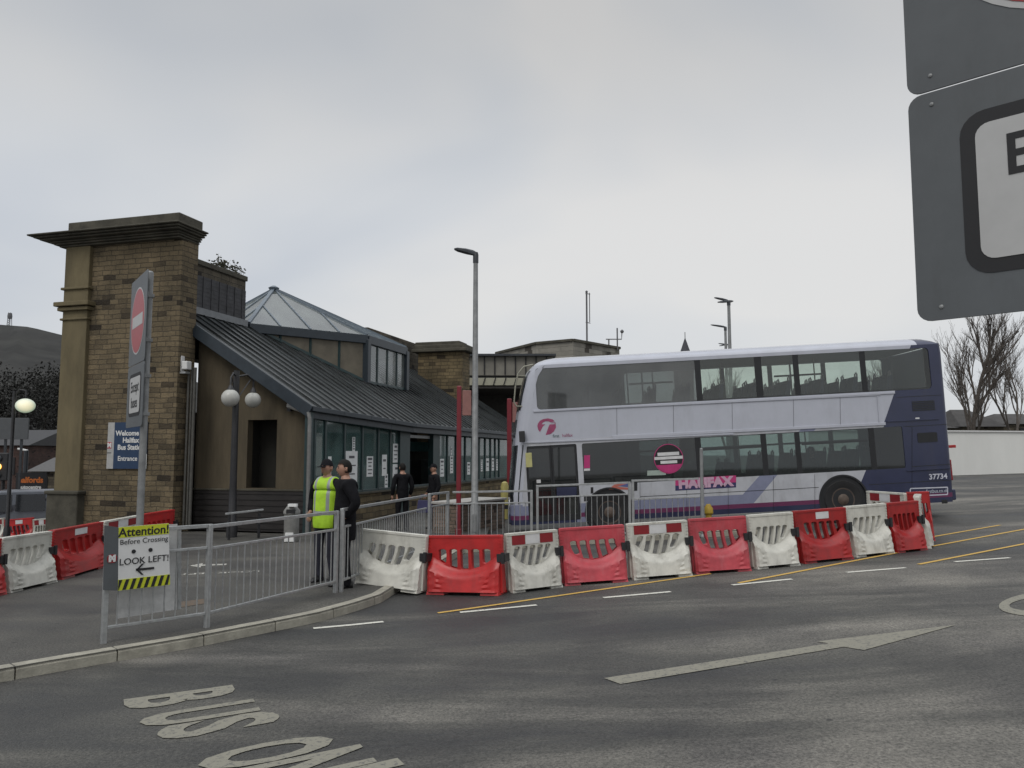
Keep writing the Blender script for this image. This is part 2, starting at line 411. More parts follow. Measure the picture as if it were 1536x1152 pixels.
# ------------------------------------------------------------------ world, sun, camera
SUN_EL, SUN_AZ = 48, 205          # azimuth in degrees clockwise from +Y: behind the camera, a little to the left
w = bpy.data.worlds.new('World'); scene.world = w; w.use_nodes = True
n, l = w.node_tree.nodes, w.node_tree.links
bg = n['Background']
sky = n.new('ShaderNodeTexSky'); sky.sky_type = 'NISHITA'; sky.sun_disc = False
sky.sun_elevation = R(SUN_EL); sky.sun_rotation = R(SUN_AZ); sky.air_density = 1; sky.dust_density = 2
tc = n.new('ShaderNodeTexCoord')
mp = n.new('ShaderNodeMapping'); mp.inputs['Scale'].default_value = (1.15, 1.15, 2.3); mp.inputs['Rotation'].default_value = (0, R(8), R(20))
l.new(tc.outputs['Generated'], mp.inputs[0])
nz = n.new('ShaderNodeTexNoise'); nz.inputs['Scale'].default_value = 1.25; nz.inputs['Detail'].default_value = 3.5; nz.inputs['Roughness'].default_value = .48; nz.inputs['Distortion'].default_value = .35
l.new(mp.outputs[0], nz.inputs['Vector'])
cr = n.new('ShaderNodeValToRGB'); e = cr.color_ramp.elements
e[0].position = .36; e[0].color = (5.1, 5.45, 6.0, 1); e[1].position = .64; e[1].color = (7.1, 7.05, 6.95, 1)
k = e.new(.5); k.color = (6.15, 6.35, 6.6, 1)
l.new(nz.outputs['Fac'], cr.inputs[0])
# overcast dome: the cloud sheet is brighter overhead than low down
sx = n.new('ShaderNodeSeparateXYZ'); l.new(tc.outputs['Generated'], sx.inputs[0])
mr = n.new('ShaderNodeValToRGB'); mr.color_ramp.interpolation = 'EASE'
ee = mr.color_ramp.elements; ee[0].position = 0; ee[0].color = (.40, .40, .40, 1); ee[1].position = .92; ee[1].color = (1, 1, 1, 1)
for p_, v_ in ((.10, .425), (.26, .425), (.52, .33), (.66, .42)): ne = ee.new(p_); ne.color = (v_, v_, v_, 1)
m24 = n.new('ShaderNodeMath'); m24.operation = 'MULTIPLY'; m24.inputs[1].default_value = 2.4
l.new(sx.outputs[2], mr.inputs[0]); l.new(mr.outputs[0], m24.inputs[0])
vm = n.new('ShaderNodeVectorMath'); vm.operation = 'SCALE'; l.new(cr.outputs[0], vm.inputs[0]); l.new(m24.outputs[0], vm.inputs['Scale'])
mix = n.new('ShaderNodeMix'); mix.data_type = 'RGBA'; mix.inputs[0].default_value = .93
l.new(sky.outputs[0], mix.inputs[6]); l.new(vm.outputs[0], mix.inputs[7])
l.new(mix.outputs[2], bg.inputs['Color']); bg.inputs['Strength'].default_value = .106

sl = bpy.data.lights.new('sun', 'SUN'); sl.energy = 1.0; sl.angle = R(25); sl.color = (1, .965, .91)
so = bpy.data.objects.new('sun', sl); COL.objects.link(so)
a = R(SUN_AZ)
sd = Vector((math.sin(a) * math.cos(R(SUN_EL)), math.cos(a) * math.cos(R(SUN_EL)), math.sin(R(SUN_EL))))
so.rotation_euler = sd.to_track_quat('Z', 'Y').to_euler(); so.location = (0, 0, 40)

cd = bpy.data.cameras.new('camera'); co = bpy.data.objects.new('camera', cd); COL.objects.link(co)
cd.sensor_width = 36; cd.lens = 36 * F / 1536; cd.clip_end = 5000; cd.clip_start = .05
co.location = CAM; co.rotation_euler = (R(90) + PITCH, 0, 0)
scene.camera = co
scene.view_settings.view_transform = 'Standard'; scene.view_settings.look = 'None'
scene.view_settings.exposure = 0; scene.view_settings.gamma = 1
scene.render.resolution_x = 1024; scene.render.resolution_y = 768

# ------------------------------------------------------------------ ground
M_road = asphalt('worn_asphalt', (.066, .065, .06), (.17, .163, .15), (.031, .032, .033))
M_path = asphalt('footpath_asphalt', (.07, .068, .062), (.1, .097, .088), (.045, .045, .044), 40)
xs = sorted(set([k[0] for k in KN] + [-400, -200, -100, -60, -40, -37, -30, -25, -20, -17, -14, -12, -10.5, -9, -7, -5, 2, 5, 8, 11, 20, 30, 60, 100, 200, 400]))
ys = [-30, 0, 4, 8, 11, 14, 15, 16, 17, 18, 19, 20, 21, 22, 25, 30, 35, 40, 50, 60, 80, 120, 200, 400, 900, 2500]
bm = bmesh.new()
g = [[bm.verts.new((x, y, gz(x, y))) for y in ys] for x in xs]
for i in range(len(xs) - 1):
    for j in range(len(ys) - 1):
        bm.faces.new((g[i][j], g[i + 1][j], g[i + 1][j + 1], g[i][j + 1]))
me = bpy.data.meshes.new('ground'); bm.to_mesh(me); bm.free()
tag(link_mesh('road', me, M_road), kind='structure')

def sheet(name, pts, off, mat):
    bm = bmesh.new(); f = bm.faces.new([bm.verts.new((p[0], p[1], 0)) for p in pts])
    if f.normal.z < 0: pass
    bm.normal_update()
    bmesh.ops.triangulate(bm, faces=bm.faces[:])
    drape(bm, off)
    for f in bm.faces:
        f.normal_update()
        if f.normal.z < 0: f.normal_flip()
    me = bpy.data.meshes.new(name); bm.to_mesh(me); bm.free()
    return tag(link_mesh(name, me, mat), kind='structure')

KERB_H = .12
kerb_px = [(-160, 1030), (-60, 1013), (0, 1004), (80, 990), (165, 976), (290, 955), (400, 934), (480, 918), (535, 903), (572, 891)]
kerb = [gp(x, y, KERB_H) for x, y in kerb_px]
kerb = [Vector((p.x, p.y, 0)) for p in kerb]
# footpath sheet
path = [(p.x, p.y) for p in kerb] + [(-1.75, 12.3), (-1.3, 15), (-1.0, 17.0), (.6, 17.4), (5.4, 17.7), (5.4, 18.4), (-.6, 18.6), (-.6, 22), (2.2, 42), (-3, 60), (-9, 60), (-9, 4)]
sheet('footpath', path, KERB_H, M_path)
# kerb edging of the back edge (drop from path to road)
M_kerb = pm('concrete_kerb', (.3, .285, .235), .85, var=.28, scale=5, bump=.25, bscale=40)
def kerb_run(name, pts, w=.15, h=KERB_H, stone=.92):
    mb = MB(); d = 0; P = [Vector((p[0], p[1], 0)) for p in pts]
    L = [0]
    for a, b in zip(P, P[1:]): L.append(L[-1] + (b - a).length)
    def pos(t):
        for i in range(len(P) - 1):
            if t <= L[i + 1] or i == len(P) - 2:
                return P[i].lerp(P[i + 1], (t - L[i]) / (L[i + 1] - L[i]))
    t = 0
    while t < L[-1] - .05:
        t1 = min(t + stone, L[-1]); sub = [t + .006 + (t1 - t - .012) * k / 4 for k in range(5)]
        fr = []
        for s_ in sub:
            p = pos(s_); q = pos(min(s_ + .05, L[-1])); q0 = pos(max(0, s_ - .05)); dr = (q - q0).normalized(); nr = Vector((dr.y, -dr.x, 0))
            # nr points to the road side
            z = gz(p.x, p.y)
            prof = [(nr * .0, -.05), (nr * .0, h - .03), (nr * -.025, h + .004), (nr * -w, h + .004), (nr * -w, -.05)]
            fr.append([mb.bm.verts.new(p + o + Vector((0, 0, z + zz))) for o, zz in prof])
        for A, B in zip(fr, fr[1:]):
            for k in range(4): mb.bm.faces.new((A[k], A[k + 1], B[k + 1], B[k]))
        mb.bm.faces.new(fr[0]); mb.bm.faces.new(fr[-1][::-1])
        t = t1
    return tag(mb.build(name, M_kerb, bev=.006), kind='structure')
kerb_run('kerb', kerb)
back_edge = [kerb[-1]] + [Vector((x, y, 0)) for x, y in ((-1.75, 12.3), (-1.3, 15), (-1.0, 17.0), (.6, 17.4), (5.4, 17.7))]
kerb_run('kerb', back_edge)

# ------------------------------------------------------------------ road markings
M_mwhite = worn_paint('road_paint_white', (.58, .57, .51), (.11, .11, .1), .40)
M_mold = worn_paint('old_road_paint', (.215, .205, .165), (.095, .094, .088), .43)
M_myel = worn_paint('road_paint_yellow', (.52, .33, .075), (.11, .1, .08), .38)
def strip(p, q, w, mat, z=.006, n=8):
    p, q = Vector((p.x, p.y, 0)), Vector((q.x, q.y, 0)); d = (q - p).normalized(); s = Vector((-d.y, d.x, 0)) * w / 2
    pts = [p.lerp(q, k / n) - s for k in range(n + 1)] + [p.lerp(q, k / n) + s for k in range(n, -1, -1)]
    return sheet('road_marking', pts, z, mat)
for (a, b) in [((470, 943), (575, 933)), ((690, 919), (805, 908)), ((905, 897), (1006, 888)), ((1098, 878), (1188, 869)), ((1270, 859), (1358, 852)), ((1432, 843), (1515, 837)), ((1585, 829), (1660, 823)), ((230, 970), (345, 957))]:
    if a[0] == 230: continue
    strip(gp(*a), gp(*b), .085, M_mwhite)
for (a, b) in [((657, 920), (1066, 861)), ((1108, 875), (1300, 838)), ((1300, 838), (1640, 775)), ((1378, 847), (1640, 796)), ((1385, 808), (1500, 788))]:
    strip(gp(*a), gp(*b), .075, M_myel, .007)
arrow = [(906, 1018), (1243, 966), (1225, 963), (1434, 938), (1296, 976), (1266, 971), (931, 1027)]
sheet('road_marking', [gp(*p) for p in arrow], .006, M_mold)
# elongated lettering BUS ONLY, read by drivers heading to the right
def road_letter(ch, c, up, right, wd, ht, mat):
    me = text_mesh(ch, 1, .034, 0)
    x0 = min(v.co.x for v in me.vertices); x1 = max(v.co.x for v in me.vertices); y0 = min(v.co.y for v in me.vertices); y1 = max(v.co.y for v in me.vertices)
    bm = bmesh.new(); bm.from_mesh(me)
    for v in bm.verts:
        u = (v.co.x - (x0 + x1) / 2) / (x1 - x0) * wd; t = (v.co.y - (y0 + y1) / 2) / (y1 - y0) * ht
        v.co = Vector((c.x, c.y, 0)) + right * u + up * t
    bmesh.ops.remove_doubles(bm, verts=bm.verts[:], dist=.0005)
    drape(bm, .0065)
    for f in bm.faces:
        f.normal_update()
        if f.normal.z < 0: f.normal_flip()
    me2 = bpy.data.meshes.new('road_lettering'); bm.to_mesh(me2); bm.free()
    return tag(link_mesh('road_marking', me2, mat), kind='structure')
upv = (gp(352, 1037) - gp(188, 1060)); upv.z = 0; hb = upv.length; upv.normalize()
rtv = Vector((upv.y, -upv.x, 0))
cB, cU, cS, cO = gp(272, 1047), gp(300, 1071), gp(330, 1088), gp(402, 1129)
for ch, c in zip('BUS', (cB, cU, cS)): road_letter(ch, c, upv, rtv, .36, hb * 1.02, M_mold)
adv = Vector((.31, -.30, 0))
for i, ch in enumerate('ONLY'): road_letter(ch, cO + adv * i, upv, rtv, .40, hb * 1.05, M_mold)
# next legend on the right edge: letter O of a second legend
bm = bmesh.new(); ro, ri = [], []
for k in range(40):
    a = 2 * math.pi * k / 40; ca_, sa_ = math.cos(a), math.sin(a)
    ro.append(bm.verts.new(gp(1602 + 104 * ca_, 904 - 6 * ca_ + 21 * sa_))); ri.append(bm.verts.new(gp(1602 + 88 * ca_, 904 - 5 * ca_ + 13 * sa_)))
for k in range(40): bm.faces.new((ro[k], ro[(k + 1) % 40], ri[(k + 1) % 40], ri[k]))
drape(bm, .0065)
for f in bm.faces:
    f.normal_update()
    if f.normal.z < 0: f.normal_flip()
me = bpy.data.meshes.new('road_lettering'); bm.to_mesh(me); bm.free()
tag(link_mesh('road_marking', me, M_mold), kind='structure')
# footway lettering, upside-down from here, with an arrow
M_fw = worn_paint('footway_paint', (.42, .41, .37), (.09, .088, .08), .46)
def foot_text(s, c, rt, up, size):
    me = text_mesh(s, size, .006, 0); bm = bmesh.new(); bm.from_mesh(me)
    for v in bm.verts: v.co = Vector((c.x, c.y, 0)) + rt * v.co.x + up * v.co.y
    bmesh.ops.remove_doubles(bm, verts=bm.verts[:], dist=.0005)
    drape(bm, KERB_H + .006)
    for f in bm.faces:
        f.normal_update()
        if f.normal.z < 0: f.normal_flip()
    me2 = bpy.data.meshes.new('footway_lettering'); bm.to_mesh(me2); bm.free()
    tag(link_mesh('road_marking', me2, M_fw), kind='structure')
fa, fb = gp(268, 862, KERB_H), gp(392, 857, KERB_H); dv = fb - fa; dv.z = 0; L_ = dv.length; dv.normalize()
foot_text('LOOK LEFT', (fa + fb) / 2, -dv, Vector((dv.y, -dv.x, 0)), L_ / 5.3)
ar = [(-.45, 0), (-.15, .28), (-.15, .09), (.45, .09), (.45, -.09), (-.15, -.09), (-.15, -.28)]
ca = gp(312, 848, KERB_H)
sheet('road_marking', [Vector((ca.x, ca.y, 0)) + dv * x * .7 + Vector((-dv.y, dv.x, 0)) * y * 1.1 for x, y in ar], KERB_H + .006, M_fw)
# orange-brown utility patch on the footpath
M_rust = worn_paint('rusty_patch', (.13, .085, .05), (.08, .075, .065), .5)
pc = [gp(x, y, KERB_H) for x, y in ((268, 912), (312, 905), (312, 898), (272, 903))]
sheet('road_marking', pc, KERB_H + .005, M_rust)
# ------------------------------------------------------------------ plastic barriers
M_pw = pm('barrier_white_plastic', (.60, .59, .53), .42, var=.16, scale=4, bump=.12, bscale=7, rvar=.1, dirt=(.62, 3.2, (.17, .155, .125)), rand=.22)
M_pr = pm('barrier_red_plastic', (.42, .018, .018), .38, var=.25, scale=3, bump=.12, bscale=7, rvar=.1, dirt=(.5, 3.2, (.13, .035, .035)), rand=.3)
M_pf = pm('faded_red_plastic', (.43, .05, .065), .45, var=.28, scale=3, bump=.12, bscale=7, rvar=.1, dirt=(.55, 2.6, (.42, .16, .17)), rand=.25)
M_refl_w = pm('reflective_white', (.58, .58, .58), .5, var=.12)
M_refl_r = pm('reflective_red', (.22, .01, .015), .5, var=.12)
BW, BH = 1.0, .90
def zc(x): return .365 + .215 * min(1, (abs(x) / .42)) ** 2.2
def barrier_meshes(slant):
    # upper wall with five slots
    out = [(-.5, .16), (.5, .16), (.5, BH), (-.5, BH)]
    loops = [[(-.49, .12), (.49, .12), (.495, BH - .015), (.48, BH), (-.48, BH), (-.495, BH - .015)]]
    for k in range(5):
        xc = (k - 2) * .148; top = .70; wd = .059
        bot = max(.39, zc(xc) + .02) - (.015 if abs(k - 2) < 2 else -.01)
        pts = []
        N = 7
        def off(t): return slant * (.09 * (1 - t) ** 1.5)     # t: 0 bottom 1 top
        for i in range(N + 1):
            a = R(180 * i / N); pts.append((xc + wd * math.cos(a) * 1.0, top - .03 + .03 * math.sin(a)))
        for i in range(1, 5):
            t = 1 - i / 5; pts.append((xc - wd + off(t), bot + (top - .03 - bot) * t))
        for i in range(N + 1):
            a = R(180 + 180 * i / N); pts.append((xc + off(0) + wd * .92 * math.cos(a), bot + .035 * math.sin(a)))
        for i in range(1, 5):
            t = i / 5; pts.append((xc + wd + off(t), bot + (top - .03 - bot) * t))
        loops.append(pts)
    wall = poly_mesh(loops, .04, .008)
    mb = MB(); mb.add(wall, UPR)
    # top lip
    mb.box((0, 0, BH - .012), (.985, .118, .034))
    # bulging tank below the slots, front and back
    nx, nz_ = 26, 12
    for sgn in (-1, 1):
        g = []
        for i in range(nx + 1):
            x = -.475 + .95 * i / nx; row = []
            top = zc(x) + .015
            for j in range(nz_ + 1):
                t = j / nz_; z = .05 + (top - .05) * t
                s = max(0, min(1, (1 - t) / .42)); s = s * s * (3 - 2 * s)
                edge = max(0, min(1, (.475 - abs(x)) / .05)); edge = edge ** .5
                d = .044 + (.10 + .085 * (1 - t)) * s * (.72 + .28 * edge)
                # moulded ribs in the lower corners
                if abs(x) > .24 and t < .8: d -= .014 * (1 if (z % .075) < .03 else 0)
                row.append(mb.bm.verts.new((x, sgn * d, z)))
            g.append(row)
        for i in range(nx):
            for j in range(nz_): mb.bm.faces.new((g[i][j], g[i + 1][j], g[i + 1][j + 1], g[i][j + 1]))
        for i in (0, nx):
            for j in range(nz_):
                a, b = g[i][j], g[i][j + 1]
                v0 = mb.bm.verts.new((a.co.x, 0, a.co.z)); v1 = mb.bm.verts.new((b.co.x, 0, b.co.z)); mb.bm.faces.new((a, b, v1, v0))
        for i in range(nx):
            a, b = g[i][0], g[i + 1][0]
            v0 = mb.bm.verts.new((a.co.x, 0, a.co.z)); v1 = mb.bm.verts.new((b.co.x, 0, b.co.z)); mb.bm.faces.new((a, b, v1, v0))
    # feet and end posts
    for x in (-.36, .36): mb.box((x, 0, .03), (.24, .40, .06), taper=(.92, .9))
    for x in (-.478, .478):
        mb.box((x, 0, .33), (.045, .15, .6), taper=(.8, .75))
        for z in (.68, .73, .78, .83): mb.box((x, -.048, z), (.036, .016, .022))
    bmesh.ops.recalc_face_normals(mb.bm, faces=mb.bm.faces[:])
    me = bpy.data.meshes.new('body'); mb.bm.to_mesh(me); mb.bm.free()
    return me
BODY_W = barrier_meshes(-.75); BODY_R = barrier_meshes(.55); BODY_P = barrier_meshes(0.0)
for me_ in (BODY_W, BODY_R, BODY_P):
    for p in me_.polygons: p.use_smooth = True
    me_.set_sharp_from_angle(angle=R(35))
clip = MB(); clip.box((0, 0, 0), (.13, .20, .12)).box((.03, -.1, 0), (.05, .03, .17)); 
clip_me = clip.build('connector', M_black, bev=.008).data
bpy.data.objects.remove(bpy.data.objects['connector'])
def patch(kind):
    mb = MB()
    if kind == 'rwr':
        for x, m in ((-.27, 0), (0, 1), (.27, 0)): mb.mi = m; mb.box((x, -.0505, .795), (.25 if x else .27, .006, .15))
    else: mb.mi = 1; mb.box((.02, -.0505, .80), (.25, .006, .12))
    return mb
_seen = {}
def barrier(p, q, color, label, group, strip_=None, body=None, clip_=True):
    """stands with its ends at ground points p and q; the face looks towards the road"""
    p, q = Vector(p), Vector(q); d = q - p; L = Vector((d.x, d.y, 0)).length
    c = (p + q) / 2
    t = thing('plastic_barrier', label, 'barrier', c, math.atan2(d.y, d.x), group, ry=-math.atan2(d.z, L))
    base = {'w': BODY_W, 'r': BODY_R, 'f': BODY_R}[color] if body is None else body
    key = (id(base), color)
    if key not in _seen:
        me = base.copy(); me.materials.clear(); me.materials.append({'w': M_pw, 'r': M_pr, 'f': M_pf}[color]); _seen[key] = me
    o = bpy.data.objects.new('body', _seen[key]); COL.objects.link(o); o.parent = t
    k = L / BW; o.scale = (k, 1, 1)
    if strip_:
        s = patch(strip_).build('reflective_strip', [M_refl_r, M_refl_w], t); s.scale = (k, 1, 1)
    if clip_:
        c_ = bpy.data.objects.new('connector', clip_me); COL.objects.link(c_); c_.parent = t; c_.location = (L / 2, 0, .56)
    return t
BR = .84
def base_from_top(px, py, extra=0):
    v = gp(px, py, BR + extra); return Vector((v.x, v.y, gz(v.x, v.y) + extra))
GM = 'barriers in the row in front of the bus'
row = [
    ((541, 793), (638, 803), 'w', None, 'white plastic barrier standing at the end of the kerb by the railing post', .10, .02, None),
    ((646, 804), (757, 803), 'r', None, 'big red plastic barrier between the kerb end barrier and a striped white one', 0, 0, BODY_P),
    ((761, 801), (838, 794), 'w', 'rwr', 'white barrier with red and white strip in front of the grey lamp post', 0, 0, None),
    ((842, 793), (939, 787), 'f', None, 'faded red plastic barrier below the front wheel of the bus', 0, 0, None),
    ((943, 786), (1033, 780), 'w', 'rwr', 'white barrier with red and white strip below the pink lettering of the bus', 0, 0, None),
    ((1036, 779), (1121, 774), 'f', None, 'faded red barrier in front of the small yellow bollard', 0, 0, None),
    ((1124, 773), (1190, 768), 'w', None, 'plain white barrier touching the bright red one that has a white square', 0, 0, None),
    ((1193, 767), (1269, 761), 'r', 'sq', 'bright red barrier with a white reflective square near the rear wheel', 0, 0, None),
    ((1270, 760), (1329, 755), 'w', None, 'plain white barrier second from the bus rear end of the row', 0, 0, None),
    ((1331, 755), (1377, 751), 'r', None, 'bright red barrier closing the row near the rear of the bus', 0, 0, None),
]
for a, b, c, s_, lab, e0, e1, body in row:
    t = barrier(base_from_top(*a, e0), base_from_top(*b, e1), c, lab, GM, s_, body); t.scale = (1, .92, BR / BH)
# two barriers standing behind the far end, turned along the bus
pe = base_from_top(1377, 751)
b0 = base_from_top(1303, 741); b1 = base_from_top(1360, 745)
barrier(b0, b1, 'w', 'white barrier with red and white strip standing behind the row end by the bus wheel', GM, 'rwr', None, False)
barrier(b1 + Vector((.05, 0, .02)), b1 + Vector((.42, -.1, .04)), 'r', 'short end of a red barrier half hidden between row end and striped white barrier', GM, None, None, False)
t = thing('plastic_barrier', 'white barrier seen end-on that closes off the far end of the row', 'barrier', pe + Vector((.22, .45, .01)), R(62), GM)
o = bpy.data.objects.new('body', _seen[(id(BODY_W), 'w')]); COL.objects.link(o); o.parent = t

GL = 'barriers across the footpath beside the stone pillar'
E = KERB_H
tl = [(-108, 820), (-2, 808), (75, 797), (151, 783), (200, 774.5), (212, 772), (257, 765)]
def bt(px, py):
    v = gp(px, py, .78 + E); return Vector((v.x, v.y, gz(v.x, v.y) + E))
lrow = [((-75, 818), (-2, 808), 'r', None, 'red barrier mostly cut off at the edge beside the plain white one'),
        ((0, 807.5), (74, 797), 'w', None, 'white slotted barrier on the footpath next to the red one with white patch'),
        ((77, 796), (151, 783), 'r', 'sq', 'red barrier with white patch on the footpath below the stone pilaster'),
        ((153, 782.5), (207, 773), 'w', 'rwr', 'white barrier with red strip behind the yellow topped notice board'),
        ((210, 772), (259, 764.5), 'r', None, 'red barrier against the stone pillar behind the no entry sign pole')]
for a, b, c, s_, lab in lrow:
    t = barrier(bt(*a), bt(*b), c, lab, GL, s_); t.scale = (1, 1, .78 / BH)
GB = 'barriers beyond the pillar on the lower street'
def low(px, Y): 
    r = ray(px, 700); X = r.x * Y; return Vector((X, Y, gz(X, Y)))
brow = [(-12, 15, 'w', 'rwr', 'small white barrier with red strip in front of the van'),
        (16, 58, 'r', 'sq', 'small red barrier with white patch in front of the van'),
        (58, 84, 'w', 'rwr', 'small white barrier next to the pilaster foot on the lower street')]
for a, b, c, s_, lab in brow:
    t = barrier(low(a, 25.5), low(b, 25.5 + .01), c, lab, GB, s_, None, False)
    t.location.z = at(30, 778, 25.5).z - BH

# ------------------------------------------------------------------ guard rails
M_gs = M_white_steel
def guard_rail(p, q, label, group, hp=1.2, mid=.27, low_=.16, posts=(1, 1), bars=True, tall=0, kerb_=0):
    p, q = Vector(p), Vector(q); d = q - p; L = Vector((d.x, d.y, 0)).length
    t = thing('guard_rail', label, 'railing', p, math.atan2(d.y, d.x), group)
    dz = d.z
    for i, x in enumerate((0, L)):
        if posts[i]:
            z = dz * (x / L); MB().box((x, 0, z + hp / 2 - .03), (.055, .055, hp + .06)).build('post', M_gs, t, bev=.006)
    for nm, z in (('top_rail', hp - .02), ('middle_rail', hp - mid), ('bottom_rail', low_)):
        MB().bar((.028, 0, z), (L - .028, 0, z + dz), .042, .03 if z < hp - .1 else .042).build(nm, M_gs, t, bev=.004)
    if bars:
        mb = MB(); n_ = max(2, int(L / .118))
        for k in range(1, n_):
            x = L * k / n_; z = dz * k / n_
            mb.tube([(x, 0, z + low_), (x, 0, z + hp - mid)], .0085, 6, False)
        mb.build('bar_grille', M_gs, t, autosm=60)
    return t
def gtop(px, ytop, Y, h):
    """ground point under a rail top seen at a pixel, at distance Y"""
    v = at(px, ytop, Y); return Vector((v.x, v.y, v.z - h))
P1 = gp(155, 965, KERB_H); P2 = gp(310, 941, KERB_H); P3 = gp(503, 889, KERB_H)
G1 = 'grey steel guard rails round the crossing'
HR = 1.16
guard_rail(P1, P2, 'short grey railing panel carrying the attention notice by the kerb', G1, 1.18)
guard_rail(P2, P3, 'long grey railing panel along the curved kerb in front of the two men', G1, HR + .01)
v = at(532, 757, 12.6); P4 = Vector((v.x, v.y, v.z - HR))
guard_rail(P3 + Vector((.07, .06, 0)), gtop(640, 742, 16.2, 1.2), 'grey railing running back from the men towards the shelter', G1, 1.2, posts=(1, 0))
P5 = gtop(672, 737, 17.3, 1.22)
guard_rail(gtop(640, 742, 16.2, 1.2) + Vector((.05, .08, 0)), P5, 'short grey railing piece with wide posts before the red stand pole', G1, 1.22, bars=True)
P6 = gtop(797, 735, 17.5, 1.22)
guard_rail(P5 + Vector((.07, 0, 0)), P6, 'grey railing crossing in front of the lamp post and the red poles', G1, 1.22, posts=(0, 1))
P7 = gtop(806, 729, 17.6, 1.25); P8 = gtop(944, 724, 17.6, 1.25); P9 = gtop(949, 721, 17.6, 1.25); P10 = gtop(1050, 718, 17.6, 1.25)
guard_rail(P7, P8, 'grey railing panel in front of the bus door and front wheel', G1, 1.27, posts=(1, 1))
guard_rail(P9, P10, 'grey railing panel before the bus side ending at a tall post', G1, 1.27, mid=.42, posts=(1, 0))
t = thing('sign_post', 'tall bare grey post standing at the end of the railing in front of the bus', 'post', (P10.x + .04, P10.y, P10.z))
zt = at(1052, 672, 17.6).z - P10.z
MB().lathe([(.045, -.05), (.045, .9), (.038, .93), (.038, zt - .02), (.02, zt)], n=14).build('pole', M_pole, t, autosm=40)
MB().lathe([(.075, -.02), (.075, .02), (.05, .05)], n=14).build('foot', M_pole, t, autosm=40)

# ------------------------------------------------------------------ notice on the railing
d = (P2 - P1); ang = math.atan2(d.y, d.x)
Yb = 8.32
def on_plane(px, py, P, ang, off=0.0):
    """pixel -> (along, up) on the vertical plane through P with heading ang, shifted off towards us"""
    dr = Vector((math.cos(ang), math.sin(ang), 0)); nn = Vector((math.sin(ang), -math.cos(ang), 0))
    P0 = P + nn * off; r = ray(px, py); tt = (P0 - CAM).dot(nn) / r.dot(nn); W = CAM + r * tt
    return (W - P0).dot(dr), W.z - P0.z
def plane_obj(name, label, cat, P, ang, off, kids=None, group=None):
    nn = Vector((math.sin(ang), -math.cos(ang), 0)); return thing(name, label, cat, P + nn * off, ang, group)
M_yel = pm('sign_yellow_green', (.48, .52, .02), .5, var=.08)
M_blue_ink = pm('faded_blue_ink', (.12, .13, .3), .7)
OFF = .06
def op(px, py): return on_plane(px, py, P1, ang, OFF)
t = plane_obj('notice_board', 'white notice on the railing reading Attention with yellow top and striped bottom', 'sign', P1, ang, OFF)
xl, zb = op(177, 884); xr, zt = op(253, 787)
xm, _ = op(157, 884)
ax0, az0 = op(177, 886); ax1, az1 = op(253, 876)
W_ = xr - xl; H_ = zt - zb
def shear(px, py): return op(px, py)
quad = lambda pts, y0, y1: MB().prism(pts, y0, y1)
tl_, tr_, br_, bl_ = op(178, 791), op(253, 785), op(255, 877), op(177, 886)
def uvp(u, v):
    a = Vector(bl_).lerp(Vector(br_), u); b = Vector(tl_).lerp(Vector(tr_), u); c = a.lerp(b, v); return (c.x, c.y)
quad([bl_, br_, tr_, tl_], 0, .012).build('panel', M_swhite, t)
quad([op(155, 885), op(177, 886), op(178, 791), op(157, 788)], .001, .013).build('side_panel', M_sgrey, t)
quad([uvp(0, .83), uvp(1, .83), uvp(1, 1), uvp(0, 1)], -.004, -.0005).build('header_band', M_yel, t)
quad([uvp(0, 0), uvp(1, 0), uvp(1, .17), uvp(0, .17)], -.004, -.0005).build('striped_band', M_yel, t)
mb = MB()
for k in range(8):
    u = -.06 + k * .135; mb.prism([uvp(max(0, u), .005 if u > 0 else .06), uvp(min(1, u + .065), .005), uvp(min(1, u + .135), .165), uvp(min(1, max(0, u + .07)), .165)], -.007, -.0045)
mb.build('stripe', M_ink, t)
def txt_at(t, body, u, v, hgt, mat, bold=0, y=-.006, sx=1.0, name='lettering'):
    me = text_mesh(body, 1, bold, .001, sx=sx); p = uvp(u, v); a = Vector(uvp(0, v)); b = Vector(uvp(1, v)); sk = (b.y - a.y) / (b.x - a.x)
    Sh = Matrix(((1, 0, 0, 0), (0, 1, 0, 0), (sk, 0, 1, 0), (0, 0, 0, 1)))
    me.transform(Matrix.Translation((p[0], y, p[1])) @ Sh @ UPR @ Matrix.Scale(hgt, 4))
    return link_mesh(name, me, mat, t)
txt_at(t, 'Attention!', .5, .905, .128, M_ink, .022)
txt_at(t, 'Before Crossing', .5, .755, .078, M_ink, .004)
txt_at(t, 'LOOK LEFT!', .5, .44, .098, M_ink, .01)
mb = MB()
for u in (.29, .62):
    p = uvp(u, .595); MB().prism([(p[0] + x, p[1] + z) for x, z in circ(0, 0, .022, n=18)], -.006, -.0005).build('eye_symbol', M_ink, t)
p = uvp(.5, .30)
for poly in ([(-.09, .012), (.1, .012), (.1, -.012), (-.09, -.012)], [(-.09, 0), (-.03, .06), (-.008, .06), (-.065, 0)], [(-.09, 0), (-.065, 0), (-.008, -.06), (-.03, -.06)]):
    mb.prism([(p[0] + x, p[1] + z) for x, z in poly], -.006 - .0005 * len(poly), -.0005)
mb.build('arrow_symbol', M_ink, t)
p = op(168, 838); q_ = op(168, 847)
mb = MB(); mb.prism([(p[0] + x, p[1] + z) for x, z in rrect(-.05, -.045, .05, .045, .035)], -.005, .0005); mb.build('logo', M_refl_r, t)
me = text_mesh('M', .085, .008, .001); me.transform(Matrix.Translation((p[0], -.007, p[1])) @ UPR); link_mesh('logo_letter', me, M_swhite, t)
